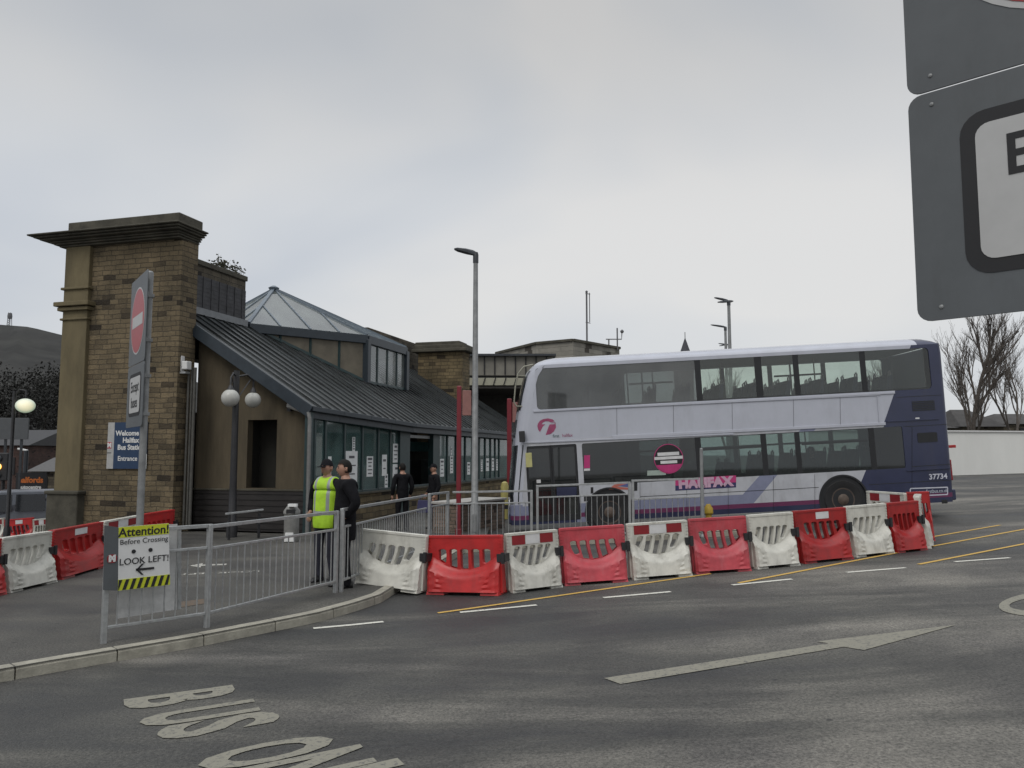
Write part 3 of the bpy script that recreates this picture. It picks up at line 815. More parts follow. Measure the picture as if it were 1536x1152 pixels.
# older blank board behind the bars
t = plane_obj('backing_board', 'blank white board behind the railing bars below the attention notice', 'sign', P1, ang, -.09)
o2 = lambda px, py: on_plane(px, py, P1, ang, -.09)
MB().prism([o2(176, 928), o2(266, 914), o2(266, 786), o2(176, 792)], 0, .012).build('panel', pm('scuffed_white_board', (.5, .5, .49), .6, var=.25, scale=5), t)
MB().prism([o2(266, 914), o2(271, 913), o2(271, 790), o2(266, 790)], -.02, .03).build('edge_frame', M_gs, t)

# ------------------------------------------------------------------ no entry signs
M_sw2 = pm('shaded_reflective_white', (.42, .42, .415), .5, var=.06)  # sign white with its backlit shade put into the colour
M_roundel = pm('no_entry_red', (.31, .012, .018), .4, var=.12)
def no_entry(c, ang, w, h_low, h_up, gap, label, pole_h, pr, pole_off, bottom, tilt=0.0):
    """c: ground point of the pole, ang heading of the face's reading direction, bottom: height of the lower plate's foot above c"""
    t = thing('no_entry_sign', label, 'sign', c, ang)
    MB().lathe([(pr, -.1), (pr, pole_h - .02), (pr * .6, pole_h)], (pole_off, 0, 0), 16).build('pole', M_pole, t, autosm=40)
    y = -pr - .035
    lo = rrect(-w / 2, bottom, w / 2, bottom + h_low, .05); up = rrect(-w / 2, bottom + h_low + gap, w / 2, bottom + h_low + gap + h_up, .05)
    me = poly_mesh([lo], .003, .001); me.transform(Matrix.Translation((0, y, 0)) @ UPR); pl = link_mesh('lower_plate', me, M_sgrey, t)
    me = poly_mesh([up], .003, .001); me.transform(Matrix.Translation((0, y, 0)) @ UPR); pu = link_mesh('upper_plate', me, M_sgrey, t)
    # exception panel
    bz = bottom + h_low / 2; bw, bh = w * .71, h_low * .69
    bz += .015 * h_low
    me = poly_mesh([rrect(-bw / 2, bz - bh / 2, bw / 2, bz + bh / 2, .09)], .001); me.transform(Matrix.Translation((0, y - .0055, 0)) @ UPR); link_mesh('border', me, M_ink, pl)
    e = .043 * w
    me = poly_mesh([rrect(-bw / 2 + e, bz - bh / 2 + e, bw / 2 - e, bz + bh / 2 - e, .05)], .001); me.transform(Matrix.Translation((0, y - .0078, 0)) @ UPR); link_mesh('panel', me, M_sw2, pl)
    for s_, dz in (('Except', bh * .175), ('buses', -bh * .19)):
        me = text_mesh(s_, bh * .35, .005 * bh, .0008, sx=.98); me.transform(Matrix.Translation((0, y - .0102, bz + dz)) @ UPR); link_mesh('lettering', me, M_ink, pl)
    rz = bottom + h_low + gap + h_up * .49; rr = min(w * .385, h_up * .43)
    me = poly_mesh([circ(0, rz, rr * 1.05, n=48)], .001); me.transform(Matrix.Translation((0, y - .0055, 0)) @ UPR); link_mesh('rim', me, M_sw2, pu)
    me = poly_mesh([circ(0, rz, rr, n=48)], .001); me.transform(Matrix.Translation((0, y - .0078, 0)) @ UPR); link_mesh('roundel', me, M_roundel, pu)
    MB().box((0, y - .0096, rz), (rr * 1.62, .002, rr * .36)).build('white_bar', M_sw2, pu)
    mb = MB()
    rv = MB()
    for z in (bottom + .05, bottom + h_low - .05, bottom + h_low + gap + .06, bottom + h_low + gap + h_up - .06):
        for x in (-.43 * w, .43 * w): rv.lathe([(.009, 0), (.008, .004), (.004, .006)], (x, y - .003, z), 8, 'y')
    rv.build('rivet', M_pole, pl, autosm=40)
    for z in (bottom + h_low * .2, bottom + h_low * .8, bottom + h_low + gap + h_up * .25, bottom + h_low + gap + h_up * .75):
        MB().box((0, y + .02, z), (w * .8, .03, .04)).box((pole_off, 0, z), (pr * 2.5, pr * 2.4, .045)).build('bracket', M_pole, t)
    return t
c = gp(204, 908, KERB_H)
def zof(px, py): return at(px, py, c.y).z - c.z
zb_ = zof(204, 640); zj = zof(204, 545); ztp = zof(204, 412)
c = c - Vector((.56, -.83, 0)) * .25
no_entry(c, math.atan2(-.83, .585), 1.16, zj - zb_, ztp - zj, .01, 'tall no entry sign on a grey pole in front of the stone pillar', ztp + .05, .047, .25, zb_)
# the big near sign at the picture's edge
cN = Vector((2.03, 2.65, 0)); cN.z = gz(cN.x, cN.y)
pA = at(1376, 483, 3.1)
angN = math.atan2(-.25, .255)
z0 = pA.z - cN.z
nr = Vector((math.cos(angN), math.sin(angN), 0))
pc_ = pA + nr * .62
hl = at(1370, 148, 3.1).z - pA.z
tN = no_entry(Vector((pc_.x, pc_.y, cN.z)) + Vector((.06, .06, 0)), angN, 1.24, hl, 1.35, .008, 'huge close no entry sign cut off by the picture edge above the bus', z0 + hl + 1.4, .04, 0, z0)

# ------------------------------------------------------------------ street lamps
def street_lamp(base, top_z, r, label, heads, basez=.85, group='street lamps along the bus station'):
    t = thing('street_lamp', label, 'street lamp', base, 0, group)
    h = top_z - base.z
    MB().lathe([(r * 1.45, -.1), (r * 1.45, basez), (r * 1.1, basez + .04), (r * .72, h)], n=16).build('pole', M_pole, t, autosm=40)
    MB().box((0, -r * 1.43, basez * .55), (r * 1.3, .02, basez * .5)).build('access_door', M_pole, t, bev=.004)
    for ang_, ln, rise in heads:
        m = Matrix.Rotation(R(ang_), 3, 'Z')
        a = m @ Vector((0, 0, 0)); 
        mb = MB()
        x1 = ln; 
        sec = [(0.0, .05, .07, 0), (.12 * ln, .07, .08, rise * .2), (.45 * ln, .13, .07, rise * .55), (.85 * ln, .12, .045, rise * .9), (ln, .05, .02, rise)]
        rings = []
        for x, hw, hh, z in sec:
            rings.append([mb.bm.verts.new(m @ Vector((x, sy * hw, h + z + sz * hh))) for sy, sz in ((-1, -.6), (1, -.6), (1, .3), (.5, .8), (-.5, .8), (-1, .3))])
        for A, B in zip(rings, rings[1:]):
            for k_ in range(6): mb.bm.faces.new((A[k_], A[(k_ + 1) % 6], B[(k_ + 1) % 6], B[k_]))
        mb.bm.faces.new(rings[0]); mb.bm.faces.new(rings[-1])
        mb.build('lamp_head', M_dark_metal, t, autosm=50)
    MB().lathe([(r * .9, h - .22), (r * .9, h - .02), (r * .7, h + .04)], n=12).build('collar', M_dark_metal, t, autosm=40)
    return t
b = gp(712, 799); b = Vector((b.x, 18.9, gz(b.x, 18.9))); v = at(714, 381, 18.9); b.x = at(712, 770, 18.9).x
street_lamp(b, v.z, .075, 'tall slim grey lamp post with one arm between the two red poles', [(180, .52, .12)])
v = at(1093, 452, 42); street_lamp(Vector((v.x, 42, gz(v.x, 42))), v.z, .11, 'grey lamp post with twin heads rising above the bus roof', [(172, .75, .22), (208, .75, -.1), (8, .25, 0)], 1.0)
v = at(1088, 491, 52); street_lamp(Vector((v.x, 52, gz(v.x, 52))), v.z, .11, 'shorter lamp post with single arm just beside the twin headed one', [(175, .95, .18)], 1.0)
v = at(1089, 517, 70); street_lamp(Vector((v.x, 70, gz(v.x, 70))), v.z, .13, 'far lamp post with small crossed heads just above the bus roof', [(170, .65, .12), (195, .65, -.12), (5, .5, 0)], 1.0)

# red stand poles
M_rp = pm('red_pole_paint', (.17, .012, .02), .4, var=.15)
M_flag = pm('faded_flag_panel', (.26, .12, .105), .55, var=.2)
def stand_pole(px, ytop, Y, wpx, label):
    v = at(px, ytop, Y); z0 = gz(v.x, v.y) + KERB_H
    t = thing('bus_stand_pole', label, 'bus stop pole', (v.x, v.y, z0), 0, 'red bus stand poles'); h = v.z - z0; r_ = wpx / F * Y / 2
    MB().box((0, 0, h / 2), (r_ * 2, r_ * 2, h)).build('pole', M_rp, t, bev=.02)
    MB().box((r_ + .13, 0, h - .42), (.22, .05, .62)).build('flag', M_flag, t, bev=.01)
    MB().box((0, -.01, .08), (r_ * 2.6, r_ * 2.6, .16)).build('foot', M_rp, t, bev=.01)
    return t
stand_pole(689, 579, 19.6, 7, 'red bus stand pole with pale flag nearer to the railing corner')
stand_pole(764, 598, 24.5, 7, 'red bus stand pole half hidden by the front of the bus')
# ------------------------------------------------------------------ double-decker bus
YB = 19.2
TH = math.atan(.054)
P0w = at(765, 808, YB)
BUS = thing('double_decker_bus', 'white and navy double-decker bus parked behind the barriers', 'bus', (P0w.x, YB, P0w.z), 0, None, ry=-TH)
Rinv = Matrix.Rotation(-TH, 3, 'Y').inverted()
def B(px, py):
    v = Rinv @ (at(px, py, YB) - P0w); return (v.x, v.z)
M_bw = pm('bus_paint_lilac_white', (.42, .435, .49), .17, var=.05, scale=1.5, rvar=.06, dirt=(.22, 1.4, (.2, .2, .21)))
M_bl = pm('bus_paint_lower_white', (.42, .43, .46), .2, var=.1, scale=2, rvar=.08, dirt=(.5, 1.8, (.16, .15, .14)))
M_bn = pm('bus_paint_navy', (.029, .034, .072), .17, var=.15, scale=1.2, rvar=.06, dirt=(.3, 1.6, (.06, .06, .07)))
M_bm = pm('bus_paint_magenta', (.12, .025, .075), .3, var=.1)
M_bs = pm('bus_paint_mauve', (.19, .205, .29), .25, var=.08)
M_rub = pm('black_rubber_trim', (.012, .013, .015), .5, var=.2)
M_bglass = glass('bus_glass_tinted', (.86, .90, .87), .02, base=(.3, .31, .3), mixbase=.04)
M_bglass_f = glass('bus_glass_grey_reflection', (.5, .53, .53), .05, base=(.26, .27, .27), mixbase=.27)  # grey mixed in paints the dull reflection on the front upper panes
M_bglass_d = glass('bus_glass_dark', (.24, .28, .28), .05, base=(.12, .13, .13), mixbase=.12)
BM = [M_bw, M_bl, M_bn, M_bm, M_bs, M_rub]
WID = 2.5
# front silhouette and corner
XF = sorted([(B(x, y)[1], B(x, y)[0]) for x, y in ((766, 803), (765, 745), (770, 690), (774, 645), (781, 595), (790, 558), (800, 547))])
def xf(v):
    if v <= XF[0][0]: return XF[0][1]
    for (a, xa), (b, xb) in zip(XF, XF[1:]):
        if v <= b: return xa + (xb - xa) * (v - a) / (b - a)
    return XF[-1][1]
XRr = sorted([(B(x, y)[1], B(x, y)[0]) for x, y in ((1433, 768), (1430, 720), (1424, 650), (1418, 580), (1413, 525), (1410, 512))])
def xr(v):
    if v <= XRr[0][0]: return XRr[0][1]
    for (a, xa), (b, xb) in zip(XRr, XRr[1:]):
        if v <= b: return xa + (xb - xa) * (v - a) / (b - a)
    return XRr[-1][1]
RC = .30; RR = .10
V0 = .30; VT = B(1100, 532)[1]                     # skirt foot and roof gutter
zwu0, zwu1 = B(1100, 599)[1], B(1100, 537)[1]      # upper window band
zwl1 = B(1100, 653)[1]; zwl0 = B(1100, 716)[1]     # lower window band
vs0, vs1 = B(1100, 763)[1], B(1100, 756.5)[1]      # magenta stripe
LU = B(1395, 550)[0]; LL = B(1357, 680)[0]
def paint(p):
    x, z = p.x, p.z
    if z < vs0: 
        if x < 1.9 and x > .1 and z > vs0 - .28 and x > 1.62: return 4
        return 2
    if z < vs1: return 3
    ua = B(1342, 588); ub = B(1325, 637); la = B(1297, 710); lb = B(1286, 737)
    if z > 2.28:
        if z > VT - .02: return 2 if x > B(1370, 515)[0] else 0
        s = (x - ub[0]) * (ua[1] - ub[1]) - (z - ub[1]) * (ua[0] - ub[0])
        return 2 if s > 0 else 0
    s = (x - lb[0]) * (la[1] - lb[1]) - (z - lb[1]) * (la[0] - lb[0])
    if s > 0: return 2
    d1a, d1b = B(1130, 724), B(1098, 760); d2a, d2b = B(1158, 722), B(1128, 758)
    s1 = (x - d1b[0]) * (d1a[1] - d1b[1]) - (z - d1b[1]) * (d1a[0] - d1b[0])
    s2 = (x - d2b[0]) * (d2a[1] - d2b[1]) - (z - d2b[1]) * (d2a[0] - d2b[0])
    if s1 > 0 and s2 < 0: return 4
    if s1 <= 0 and z < vs1 + .22: return 4
    return 1
def livery(me):
    bm = bmesh.new(); bm.from_mesh(me)
    cuts = [((0, 0, vs0), (0, 0, 1)), ((0, 0, vs1), (0, 0, 1)), ((0, 0, 2.28), (0, 0, 1)), ((0, 0, vs1 + .22), (0, 0, 1)), ((B(1370, 515)[0], 0, 0), (1, 0, 0)), ((1.62, 0, 0), (1, 0, 0)), ((1.9, 0, 0), (1, 0, 0)), ((0, 0, vs0 - .28), (0, 0, 1))]
    for a, b in (((1342, 588), (1325, 637)), ((1297, 710), (1286, 737)), ((1130, 724), (1098, 760)), ((1158, 722), (1128, 758))):
        p, q = B(*a), B(*b); cuts.append(((p[0], 0, p[1]), (q[1] - p[1], 0, p[0] - q[0])))
    for co_, no in cuts:
        bmesh.ops.bisect_plane(bm, geom=bm.verts[:] + bm.edges[:] + bm.faces[:], plane_co=co_, plane_no=no)
    for f in bm.faces: f.material_index = paint(f.calc_center_median())
    bm.to_mesh(me); bm.free()
def wheel_notch(cx, cz, r):
    pts = []
    a0 = math.asin(max(-1, (V0 - cz) / r))
    n_ = 18
    for k in range(n_ + 1):
        a = math.pi - a0 + (2 * a0 - math.pi) * k / n_
        pts.append((cx + r * math.cos(a), cz + r * math.sin(a)))
    return pts
fw = B(915, 772); rw = B(1267, 762)
fwc = (fw[0], .49); rwc = (rw[0], .49); RA = .56
def side_outline():
    o = [(xf(V0) + RC, V0)]
    o += wheel_notch(fwc[0], fwc[1], RA) + wheel_notch(rwc[0], rwc[1], RA)
    zs = [V0 + (VT - V0) * k / 14 for k in range(15)]
    o += [(xr(z) - RR, z) for z in zs]
    o += [(xf(z) + RC, z) for z in zs[::-1][:-1]]
    return o
ux0 = B(797, 585)[0]
lx0 = B(786, 700)[0]
up_hole = rrect(xf(3.5) + RC + .04, zwu0, LU, zwu1, .10)
dl, dr_, pl_ = B(787, 690)[0], B(866, 690)[0], B(874, 690)[0]
dl = max(dl, xf(1.5) + RC + .05)
door_hole = rrect(dl, .36, dr_, zwl1, .04)
low_hole = rrect(pl_, zwl0, LL, zwl1, .05)
me = poly_mesh([side_outline(), up_hole, door_hole, low_hole], .022)
me.transform(Matrix.Translation((0, .022, 0)) @ UPR); livery(me)
# far side: staircase panel up front, no door
fu0, fl0 = B(958, 560)[0], B(985, 690)[0]
me2 = poly_mesh([side_outline(), rrect(fu0, zwu0, LU, zwu1, .08), rrect(fl0, zwl0, LL, zwl1, .05)], .022)
me2.transform(Matrix.Translation((0, WID - .022, 0)) @ UPR); livery(me2)
mb = MB()
def addm(me):
    f0 = len(mb.bm.faces); mb.bm.from_mesh(me)
addm(me); addm(me2)
# rounded front and rear ends lofted up the body
def cap(xfun, sgn, rc, zs, pick):
    rings = []
    for z in zs:
        x = xfun(z); row = []
        for k in range(9):
            a = R(90 * k / 8); row.append((x + sgn * (rc - rc * math.sin(a)), rc - rc * math.cos(a)))
        row += [(x - sgn * .05 * math.sin(math.pi * k / 6), rc + (WID - 2 * rc) * k / 6) for k in range(1, 6)]
        row += [(p[0], WID - p[1]) for p in row[:9][::-1]]
        rings.append([mb.bm.verts.new((px, py, z)) for px, py in row])
    for A, Bq in zip(rings, rings[1:]):
        for k in range(len(A) - 1):
            f = mb.bm.faces.new((A[k], A[k + 1], Bq[k + 1], Bq[k])); c_ = f.calc_center_median(); f.material_index = pick(c_, k, len(A) - 1)
zs = sorted(set([V0 + (VT - V0) * k / 16 for k in range(17)] + [vs0, vs1, zwu0 - .02, zwu1, 1.0, 2.28]))
def pickf(c_, k, n_):
    if c_.z < vs0: return 2
    if c_.z < vs1: return 3
    if c_.z < vs1 + .22: return 4
    return 0
cap(xf, 1, RC, zs, pickf)
cap(xr, -1, RR, zs, lambda c_, k, n_: 3 if vs0 < c_.z < vs1 else 2)
# roof
nst = 26; rings = []
u0, u1 = xf(VT) + .02, xr(VT) - .01
for i in range(nst + 1):
    s_ = i / nst; u = u0 + (u1 - u0) * (.5 - .5 * math.cos(math.pi * s_)) if True else 0
    e_ = min(1, (u - u0) / .7); e2 = min(1, (u1 - u) / .45)
    hgt = .24 * math.sqrt(max(0, 1 - (1 - e_) ** 2)) * math.sqrt(max(0, 1 - (1 - e2) ** 2))
    inset = .28 * (1 - math.sqrt(max(0, 1 - (1 - min(1, (u - u0) / .3)) ** 2)))
    row_ = []
    for k in range(15):
        t_ = k / 14; y = inset + (WID - 2 * inset) * (.5 - .5 * math.cos(math.pi * t_)); yy = (y - WID / 2) / (WID / 2 - inset + 1e-6)
        row_.append(mb.bm.verts.new((u, y, VT + hgt * max(0, 1 - abs(yy) ** 3.2) ** .6)))
    rings.append(row_)
for A, Bq in zip(rings, rings[1:]):
    for k in range(14):
        f = mb.bm.faces.new((A[k], A[k + 1], Bq[k + 1], Bq[k])); f.material_index = 2 if f.calc_center_median().x > B(1368, 515)[0] else 0
bmesh.ops.recalc_face_normals(mb.bm, faces=mb.bm.faces[:])
mbod = bpy.data.meshes.new('body'); mb.bm.to_mesh(mbod); mb.bm.free()
link_mesh('body', mbod, BM, BUS, True, 0, None, 35)
# floors, inner linings
M_lin = pm('bus_interior_grey', (.16, .165, .17), .8, var=.15)
M_lind = pm('bus_interior_dark', (.045, .045, .05), .8, var=.2)
mb = MB(); mb.box((5.35, WID / 2, .36), (10.0, WID - .12, .06)); mb.build('lower_floor', M_lind, BUS)
mb = MB(); mb.box((5.35, WID / 2, (zwl1 + .12)), (9.8, WID - .12, .1)); mb.build('upper_floor', M_lind, BUS)
mb = MB(); mb.box((6.0, WID / 2, zwu1 + .03), (8.6, WID - .2, .03)); mb.build('ceiling', M_lin, BUS)
MB().box((LL + .4, WID / 2, 1.2), (.06, WID - .12, 1.6)).build('rear_bulkhead', M_lind, BUS)
# staircase well and cab wall on the far side
mb = MB(); mb.box((2.2, WID - .75, 1.3), (1.9, .05, 1.8)); mb.box((1.2, WID - .45, 1.6), (.05, .8, 1.7)); mb.build('cab_partition', M_lind, BUS)
mb = MB()
for k in range(7): mb.box((1.9 + k * .24, WID - .4, .6 + k * .27), (.26, .68, .05))
mb.build('staircase', M_lin, BUS)
# black window surrounds
def vbars(xs_, z0, z1, y, wd=.09, extra=()):
    mb = MB()
    for x, w_ in xs_: mb.box((x, y, (z0 + z1) / 2), (w_, .03, z1 - z0 - .004))
    for x0, x1, z, h_ in extra: mb.box(((x0 + x1) / 2, y + .002, z), (x1 - x0, .026, h_))
    return mb
ub = [(B(px, 570)[0], w_) for px, w_ in ((1048, .14), (1139, .17), (1196, .13), (1297, .13))]
hz = zwu1 - .30
vbars(ub, zwu0, zwu1, .03, extra=[(LU - .12, LU, (zwu0 + zwu1) / 2, zwu1 - zwu0 - .01), (xf(3.5) + RC + .12, LU - .12, zwu0 + .02, .04)]).build('upper_window_frame', M_rub, BUS)
lb = [(B(px, 690)[0], w_) for px, w_ in ((1049, .14), (1148, .13), (1199, .12), (1311, .14))]
vbars(lb, zwl0, zwl1, .03, extra=[(pl_ + .03, LL - .03, zwl0 + .02, .04), (B(1055, 690)[0], B(1145, 690)[0], zwl1 - .3, .06), (B(1205, 690)[0], B(1305, 690)[0], zwl1 - .3, .05)]).build('lower_window_frame', M_rub, BUS)
# far side frames with opening top lights
fb = [(B(px, 570)[0], .12) for px in (1047, 1125, 1206, 1297)]
fx = [(B(965, 560)[0], B(1040, 560)[0]), (B(1212, 560)[0], B(1292, 560)[0])]
vbars(fb + [(B(988, 560)[0], .04), (B(1240, 560)[0], .04), (B(1006, 560)[0], .03)], zwu0, zwu1, WID - .03, extra=[(a_, b_, hz, .05) for a_, b_ in fx] + [(fu0, LU, zwu0 + .03, .06)]).build('upper_window_frame', M_rub, BUS)
vbars([(B(px, 690)[0], .12) for px in (1060, 1148, 1225, 1311)], zwl0, zwl1, WID - .03, extra=[(fl0, LL, zwl1 - .28, .05)]).build('lower_window_frame', M_rub, BUS)
# panes
def pane(x0, x1, z0, z1, y, mat, name='window', r=.03):
    me = poly_mesh([rrect(x0, z0, x1, z1, r)], .003); me.transform(Matrix.Translation((0, y, 0)) @ UPR); return link_mesh(name, me, mat, BUS)
edges = [xf(3.5) + RC + .035] + [x for x, _ in ub] + [LU]
for i, (a_, b_) in enumerate(zip(edges, edges[1:])): pane(a_ + .01, b_ - .01, zwu0 - .01, zwu1 + .01, .02, M_bglass_f if i == 0 else M_bglass, r=.08)
edges = [pl_] + [x for x, _ in lb] + [LL]
M_bglass_m = glass('bus_glass_lower', (.5, .58, .57), .045, base=(.12, .14, .14), mixbase=.05)
for i, (a_, b_) in enumerate(zip(edges, edges[1:])): pane(a_ + .005, b_ - .005, zwl0 - .01, zwl1 + .01, .02, M_bglass_d if i in (0, 4) else M_bglass_m)
edges = [fu0] + [x for x, _ in fb] + [LU]
for a_, b_ in zip(edges, edges[1:]): pane(a_ + .005, b_ - .005, zwu0 - .01, zwu1 + .01, WID - .02, M_bglass)
edges = [fl0] + [B(px, 690)[0] for px in (1060, 1148, 1225, 1311)] + [LL]
for a_, b_ in zip(edges, edges[1:]): pane(a_ + .005, b_ - .005, zwl0 - .01, zwl1 + .01, WID - .02, M_bglass)
# entrance door: two glazed leaves
mid_ = (dl + dr_) / 2
for a_, b_ in ((dl + .01, mid_ - .004), (mid_ + .004, dr_ - .01)):
    me = poly_mesh([rrect(a_, .37, b_, zwl1 - .01, .03), rrect(a_ + .045, .5, b_ - .045, zwl1 - .06, .03)], .018); me.transform(Matrix.Translation((0, .03, 0)) @ UPR)
    dd = link_mesh('door', me, M_rub, BUS)
    me = poly_mesh([rrect(a_ + .04, .49, b_ - .04, zwl1 - .055, .03)], .003); me.transform(Matrix.Translation((0, .032, 0)) @ UPR); link_mesh('pane', me, M_bglass_d, dd)
    MB().tube([(b_ - .09 if a_ > mid_ - .1 else a_ + .09, .06, .9), (b_ - .09 if a_ > mid_ - .1 else a_ + .09, .06, 1.7)], .016, 8).build('handle', pm('handrail_yellow', (.3, .22, .03), .5), dd, autosm=60)
# wrapped windscreens follow the rounded nose
def screen(z0f, z1, y0, y1, name, off=.008):
    mb = MB(); rings = []
    nz2 = 12
    for j in range(nz2 + 1):
        z = z0f + (z1 - z0f) * j / nz2; x = xf(z); row = []
        for k in range(25):
            s_ = y0 + (y1 - y0) * k / 24
            # plan arclength-ish: corner then face
            if s_ < RC:
                a = math.acos(max(-1, min(1, (RC - s_) / RC))); pt = (x + RC - RC * math.sin(a) - off * math.sin(a), s_ - off * math.cos(a))
            elif s_ > WID - RC:
                a = math.acos(max(-1, min(1, (s_ - WID + RC) / RC))); pt = (x + RC - RC * math.sin(a) - off * math.sin(a), s_ + off * math.cos(a))
            else: pt = (x - .05 * math.sin(math.pi * (s_ - RC) / (WID - 2 * RC)) - off, s_)
            row.append(mb.bm.verts.new((pt[0], pt[1], z)))
        rings.append(row)
    for A, Bq in zip(rings, rings[1:]):
        for k in range(24): mb.bm.faces.new((A[k], A[k + 1], Bq[k + 1], Bq[k]))
    return mb.build(name, M_rub2, BUS, True)
M_rub2 = pm('dark_windscreen', (.012, .014, .018), .08, var=.2, spec=.6)
screen(B(770, 757)[1], B(776, 668)[1], .012, WID - .012, 'windscreen')
screen(zwu0 + .02, zwu1 - .02, .14, WID - .14, 'upper_windscreen')
screen(B(776, 655)[1], B(776, 628)[1], .35, WID - .35, 'destination_display')
# dark glazed strip with curved foot at the corner, seen from the side
a1 = [B(x, y) for x, y in ((775, 672), (783, 669), (784, 752), (780, 754), (774, 742), (770, 722), (769, 700))]
# nearside mirror on its arm, roof corner guard
mb = MB(); p = B(783, 655); mb.box((p[0], -.12, p[1]), (.14, .16, .26)); mb.tube([(p[0] + .06, .05, p[1] - .1), (p[0] + .03, -.05, p[1] + .02)], .02)
mb.build('mirror_bracket', M_black, BUS, bev=.02)
p = B(793, 690); M_cream = pm('cream_mirror', (.42, .40, .17), .4)
mb = MB(); mb.box((p[0], -.18, p[1]), (.15, .10, .34)); mb.tube([(p[0] - .04, .02, p[1]), (p[0] - .02, -.12, p[1])], .015); mb.build('mirror', M_cream, BUS, bev=.035)
pts = [B(x, y) for x, y in ((800, 546), (786, 549), (777, 560), (773, 580), (771, 603), (775, 609), (784, 609))]
MB().tube([(x, .12, z) for x, z in pts], .018, 8).tube([(B(775, 563)[0], .12, B(775, 563)[1]), (B(789, 563)[0], .15, B(789, 563)[1])], .014, 6).build('corner_guard', pm('cream_tube', (.27, .265, .21), .4), BUS, autosm=60)
# mouldings on the side
mb = MB()
def mould(a, b, h_, y=-.012):
    p, q = B(*a), B(*b); mb.bar((p[0], y, p[1]), (q[0], y, q[1]), .024, h_)
mould((918, 655.5), (1328, 635.5), .07); mould((786, 664), (1100, 650.8), .04); mould((800, 617), (1342, 589), .05)
mould((918, 612), (1320, 592.5), .02); mould((1316, 594), (1319, 636), .02)
mb.mi = 2; mould((1330, 632), (1408, 628), .04); mould((1360, 706), (1425, 702), .03)
mb.build('moulding', BM, BUS, bev=.006)
# panel joints, hatch outlines and rivet lines
mb = MB()
def joint(a, b): p, q = B(*a), B(*b); mb.bar((p[0], -.0015, p[1]), (q[0], -.0015, q[1]), .004, .012)
for px in (925, 1010, 1098, 1190, 1260): joint((px, 611 - (px - 925) * .0467), (px + .5, 653 - (px - 925) * .0485))
for px in (960, 1030, 1092, 1160, 1222): joint((px, 724 - (px - 960) * .049), (px + .5, 786 - (px - 960) * .05))
joint((960, 745), (1228, 731)); joint((1303, 727), (1428, 720)); joint((1368, 640), (1368, 765)); joint((1368, 700), (1427, 696)); joint((1345, 596), (1412, 592.5)); joint((1356, 640), (1420, 636.5))
mb.build('panel_joint', M_rub, BUS)
mb = MB()
for k in range(70):
    p = B(925 + k * 5.6, 657.5 - k * .27); mb.lathe([(.010, 0), (.007, .006)], (p[0], 0, p[1] + .06), 6, 'y')
mb.build('rivet', BM[0], BUS)
# rear quarter grille, vent panel, lamps
mb = MB(); p, q = B(1369, 617), B(1401, 600)
for k in range(6):
    z = p[1] + (q[1] - p[1]) * (k + .5) / 6; mb.box(((p[0] + q[0]) / 2, -.004, z), (q[0] - p[0], .016, .022))
mb.build('grille', M_rub, BUS)
p, q = B(1377, 664), B(1405, 648); me = poly_mesh([rrect(p[0], p[1], q[0], q[1], .03)], .006); me.transform(Matrix.Translation((0, -.004, 0)) @ UPR); link_mesh('vent_panel', me, M_rub, BUS)
p = B(1376, 628); MB().box((p[0], -.004, p[1]), (.1, .02, .05)).build('marker_lamp', M_refl_w, BUS, bev=.01)
p = B(1423, 752); MB().box((p[0] - .1, -.004, p[1]), (.14, .02, .09)).build('rear_vent', M_rub, BUS, bev=.01)
p = B(1427, 670); MB().box((p[0] + .15, .3, p[1]), (.22, .08, .07)).build('rear_flap', M_pr, BUS, bev=.01)
for yy in (.15, WID - .15): MB().box((xr(1.0) + .01, yy, 1.05), (.05, .18, .5)).build('tail_lamp', M_refl_r, BUS, bev=.02)
MB().box((xr(.45) + .02, WID / 2, .46), (.12, WID - .1, .26)).build('bumper', M_bn, BUS, bev=.03)
MB().box((xf(.45) - .01, WID / 2, .46), (.10, WID - .5, .28)).build('bumper', M_bn, BUS, bev=.03)
for yy in (.42, WID - .42): MB().lathe([(.1, 0), (.1, .04), (.07, .06)], (xf(.8) - .03, yy, .8), 16, 'x').build('headlight', M_refl_w, BUS, autosm=40)
# stickers and lettering on the flank
def bus_text(body, px, py, hpx, mat, bold=0, sx=1, name='lettering', y=-.006, par=None):
    p = B(px, py); me = text_mesh(body, hpx / 62.2 * 1.38, bold, .001, sx=sx); me.transform(Matrix.Translation((p[0], y, p[1])) @ UPR); return link_mesh(name, me, mat, par or BUS)
def bus_poly(loops, mat, name, y=-.003, e_=.002):
    me = poly_mesh([[B(*p) for p in lp] for lp in loops], e_); me.transform(Matrix.Translation((0, y, 0)) @ UPR); return link_mesh(name, me, mat, BUS)
M_lp = pm('logo_pink', (.28, .05, .12), .35, var=.2); M_lv = pm('logo_violet', (.15, .035, .12), .35)
M_num = pm('pale_numerals', (.5, .51, .58), .4)
bus_text('37734', 1407, 715, 8, M_num, .004)
bus_text('www.firstbus.co.uk', 1398, 737, 5.6, M_num, 0, .78)
bus_poly([[(1366, 732), (1421, 730), (1422, 731.5), (1422, 741), (1421, 742.5), (1366, 745), (1364.5, 743.5), (1364.5, 734)], [(1366.5, 733.6), (1420, 731.7), (1420.6, 732.5), (1420.6, 740), (1420, 741), (1366.5, 743.4), (1366, 743), (1366, 734.5)]], M_num, 'web_address_frame')
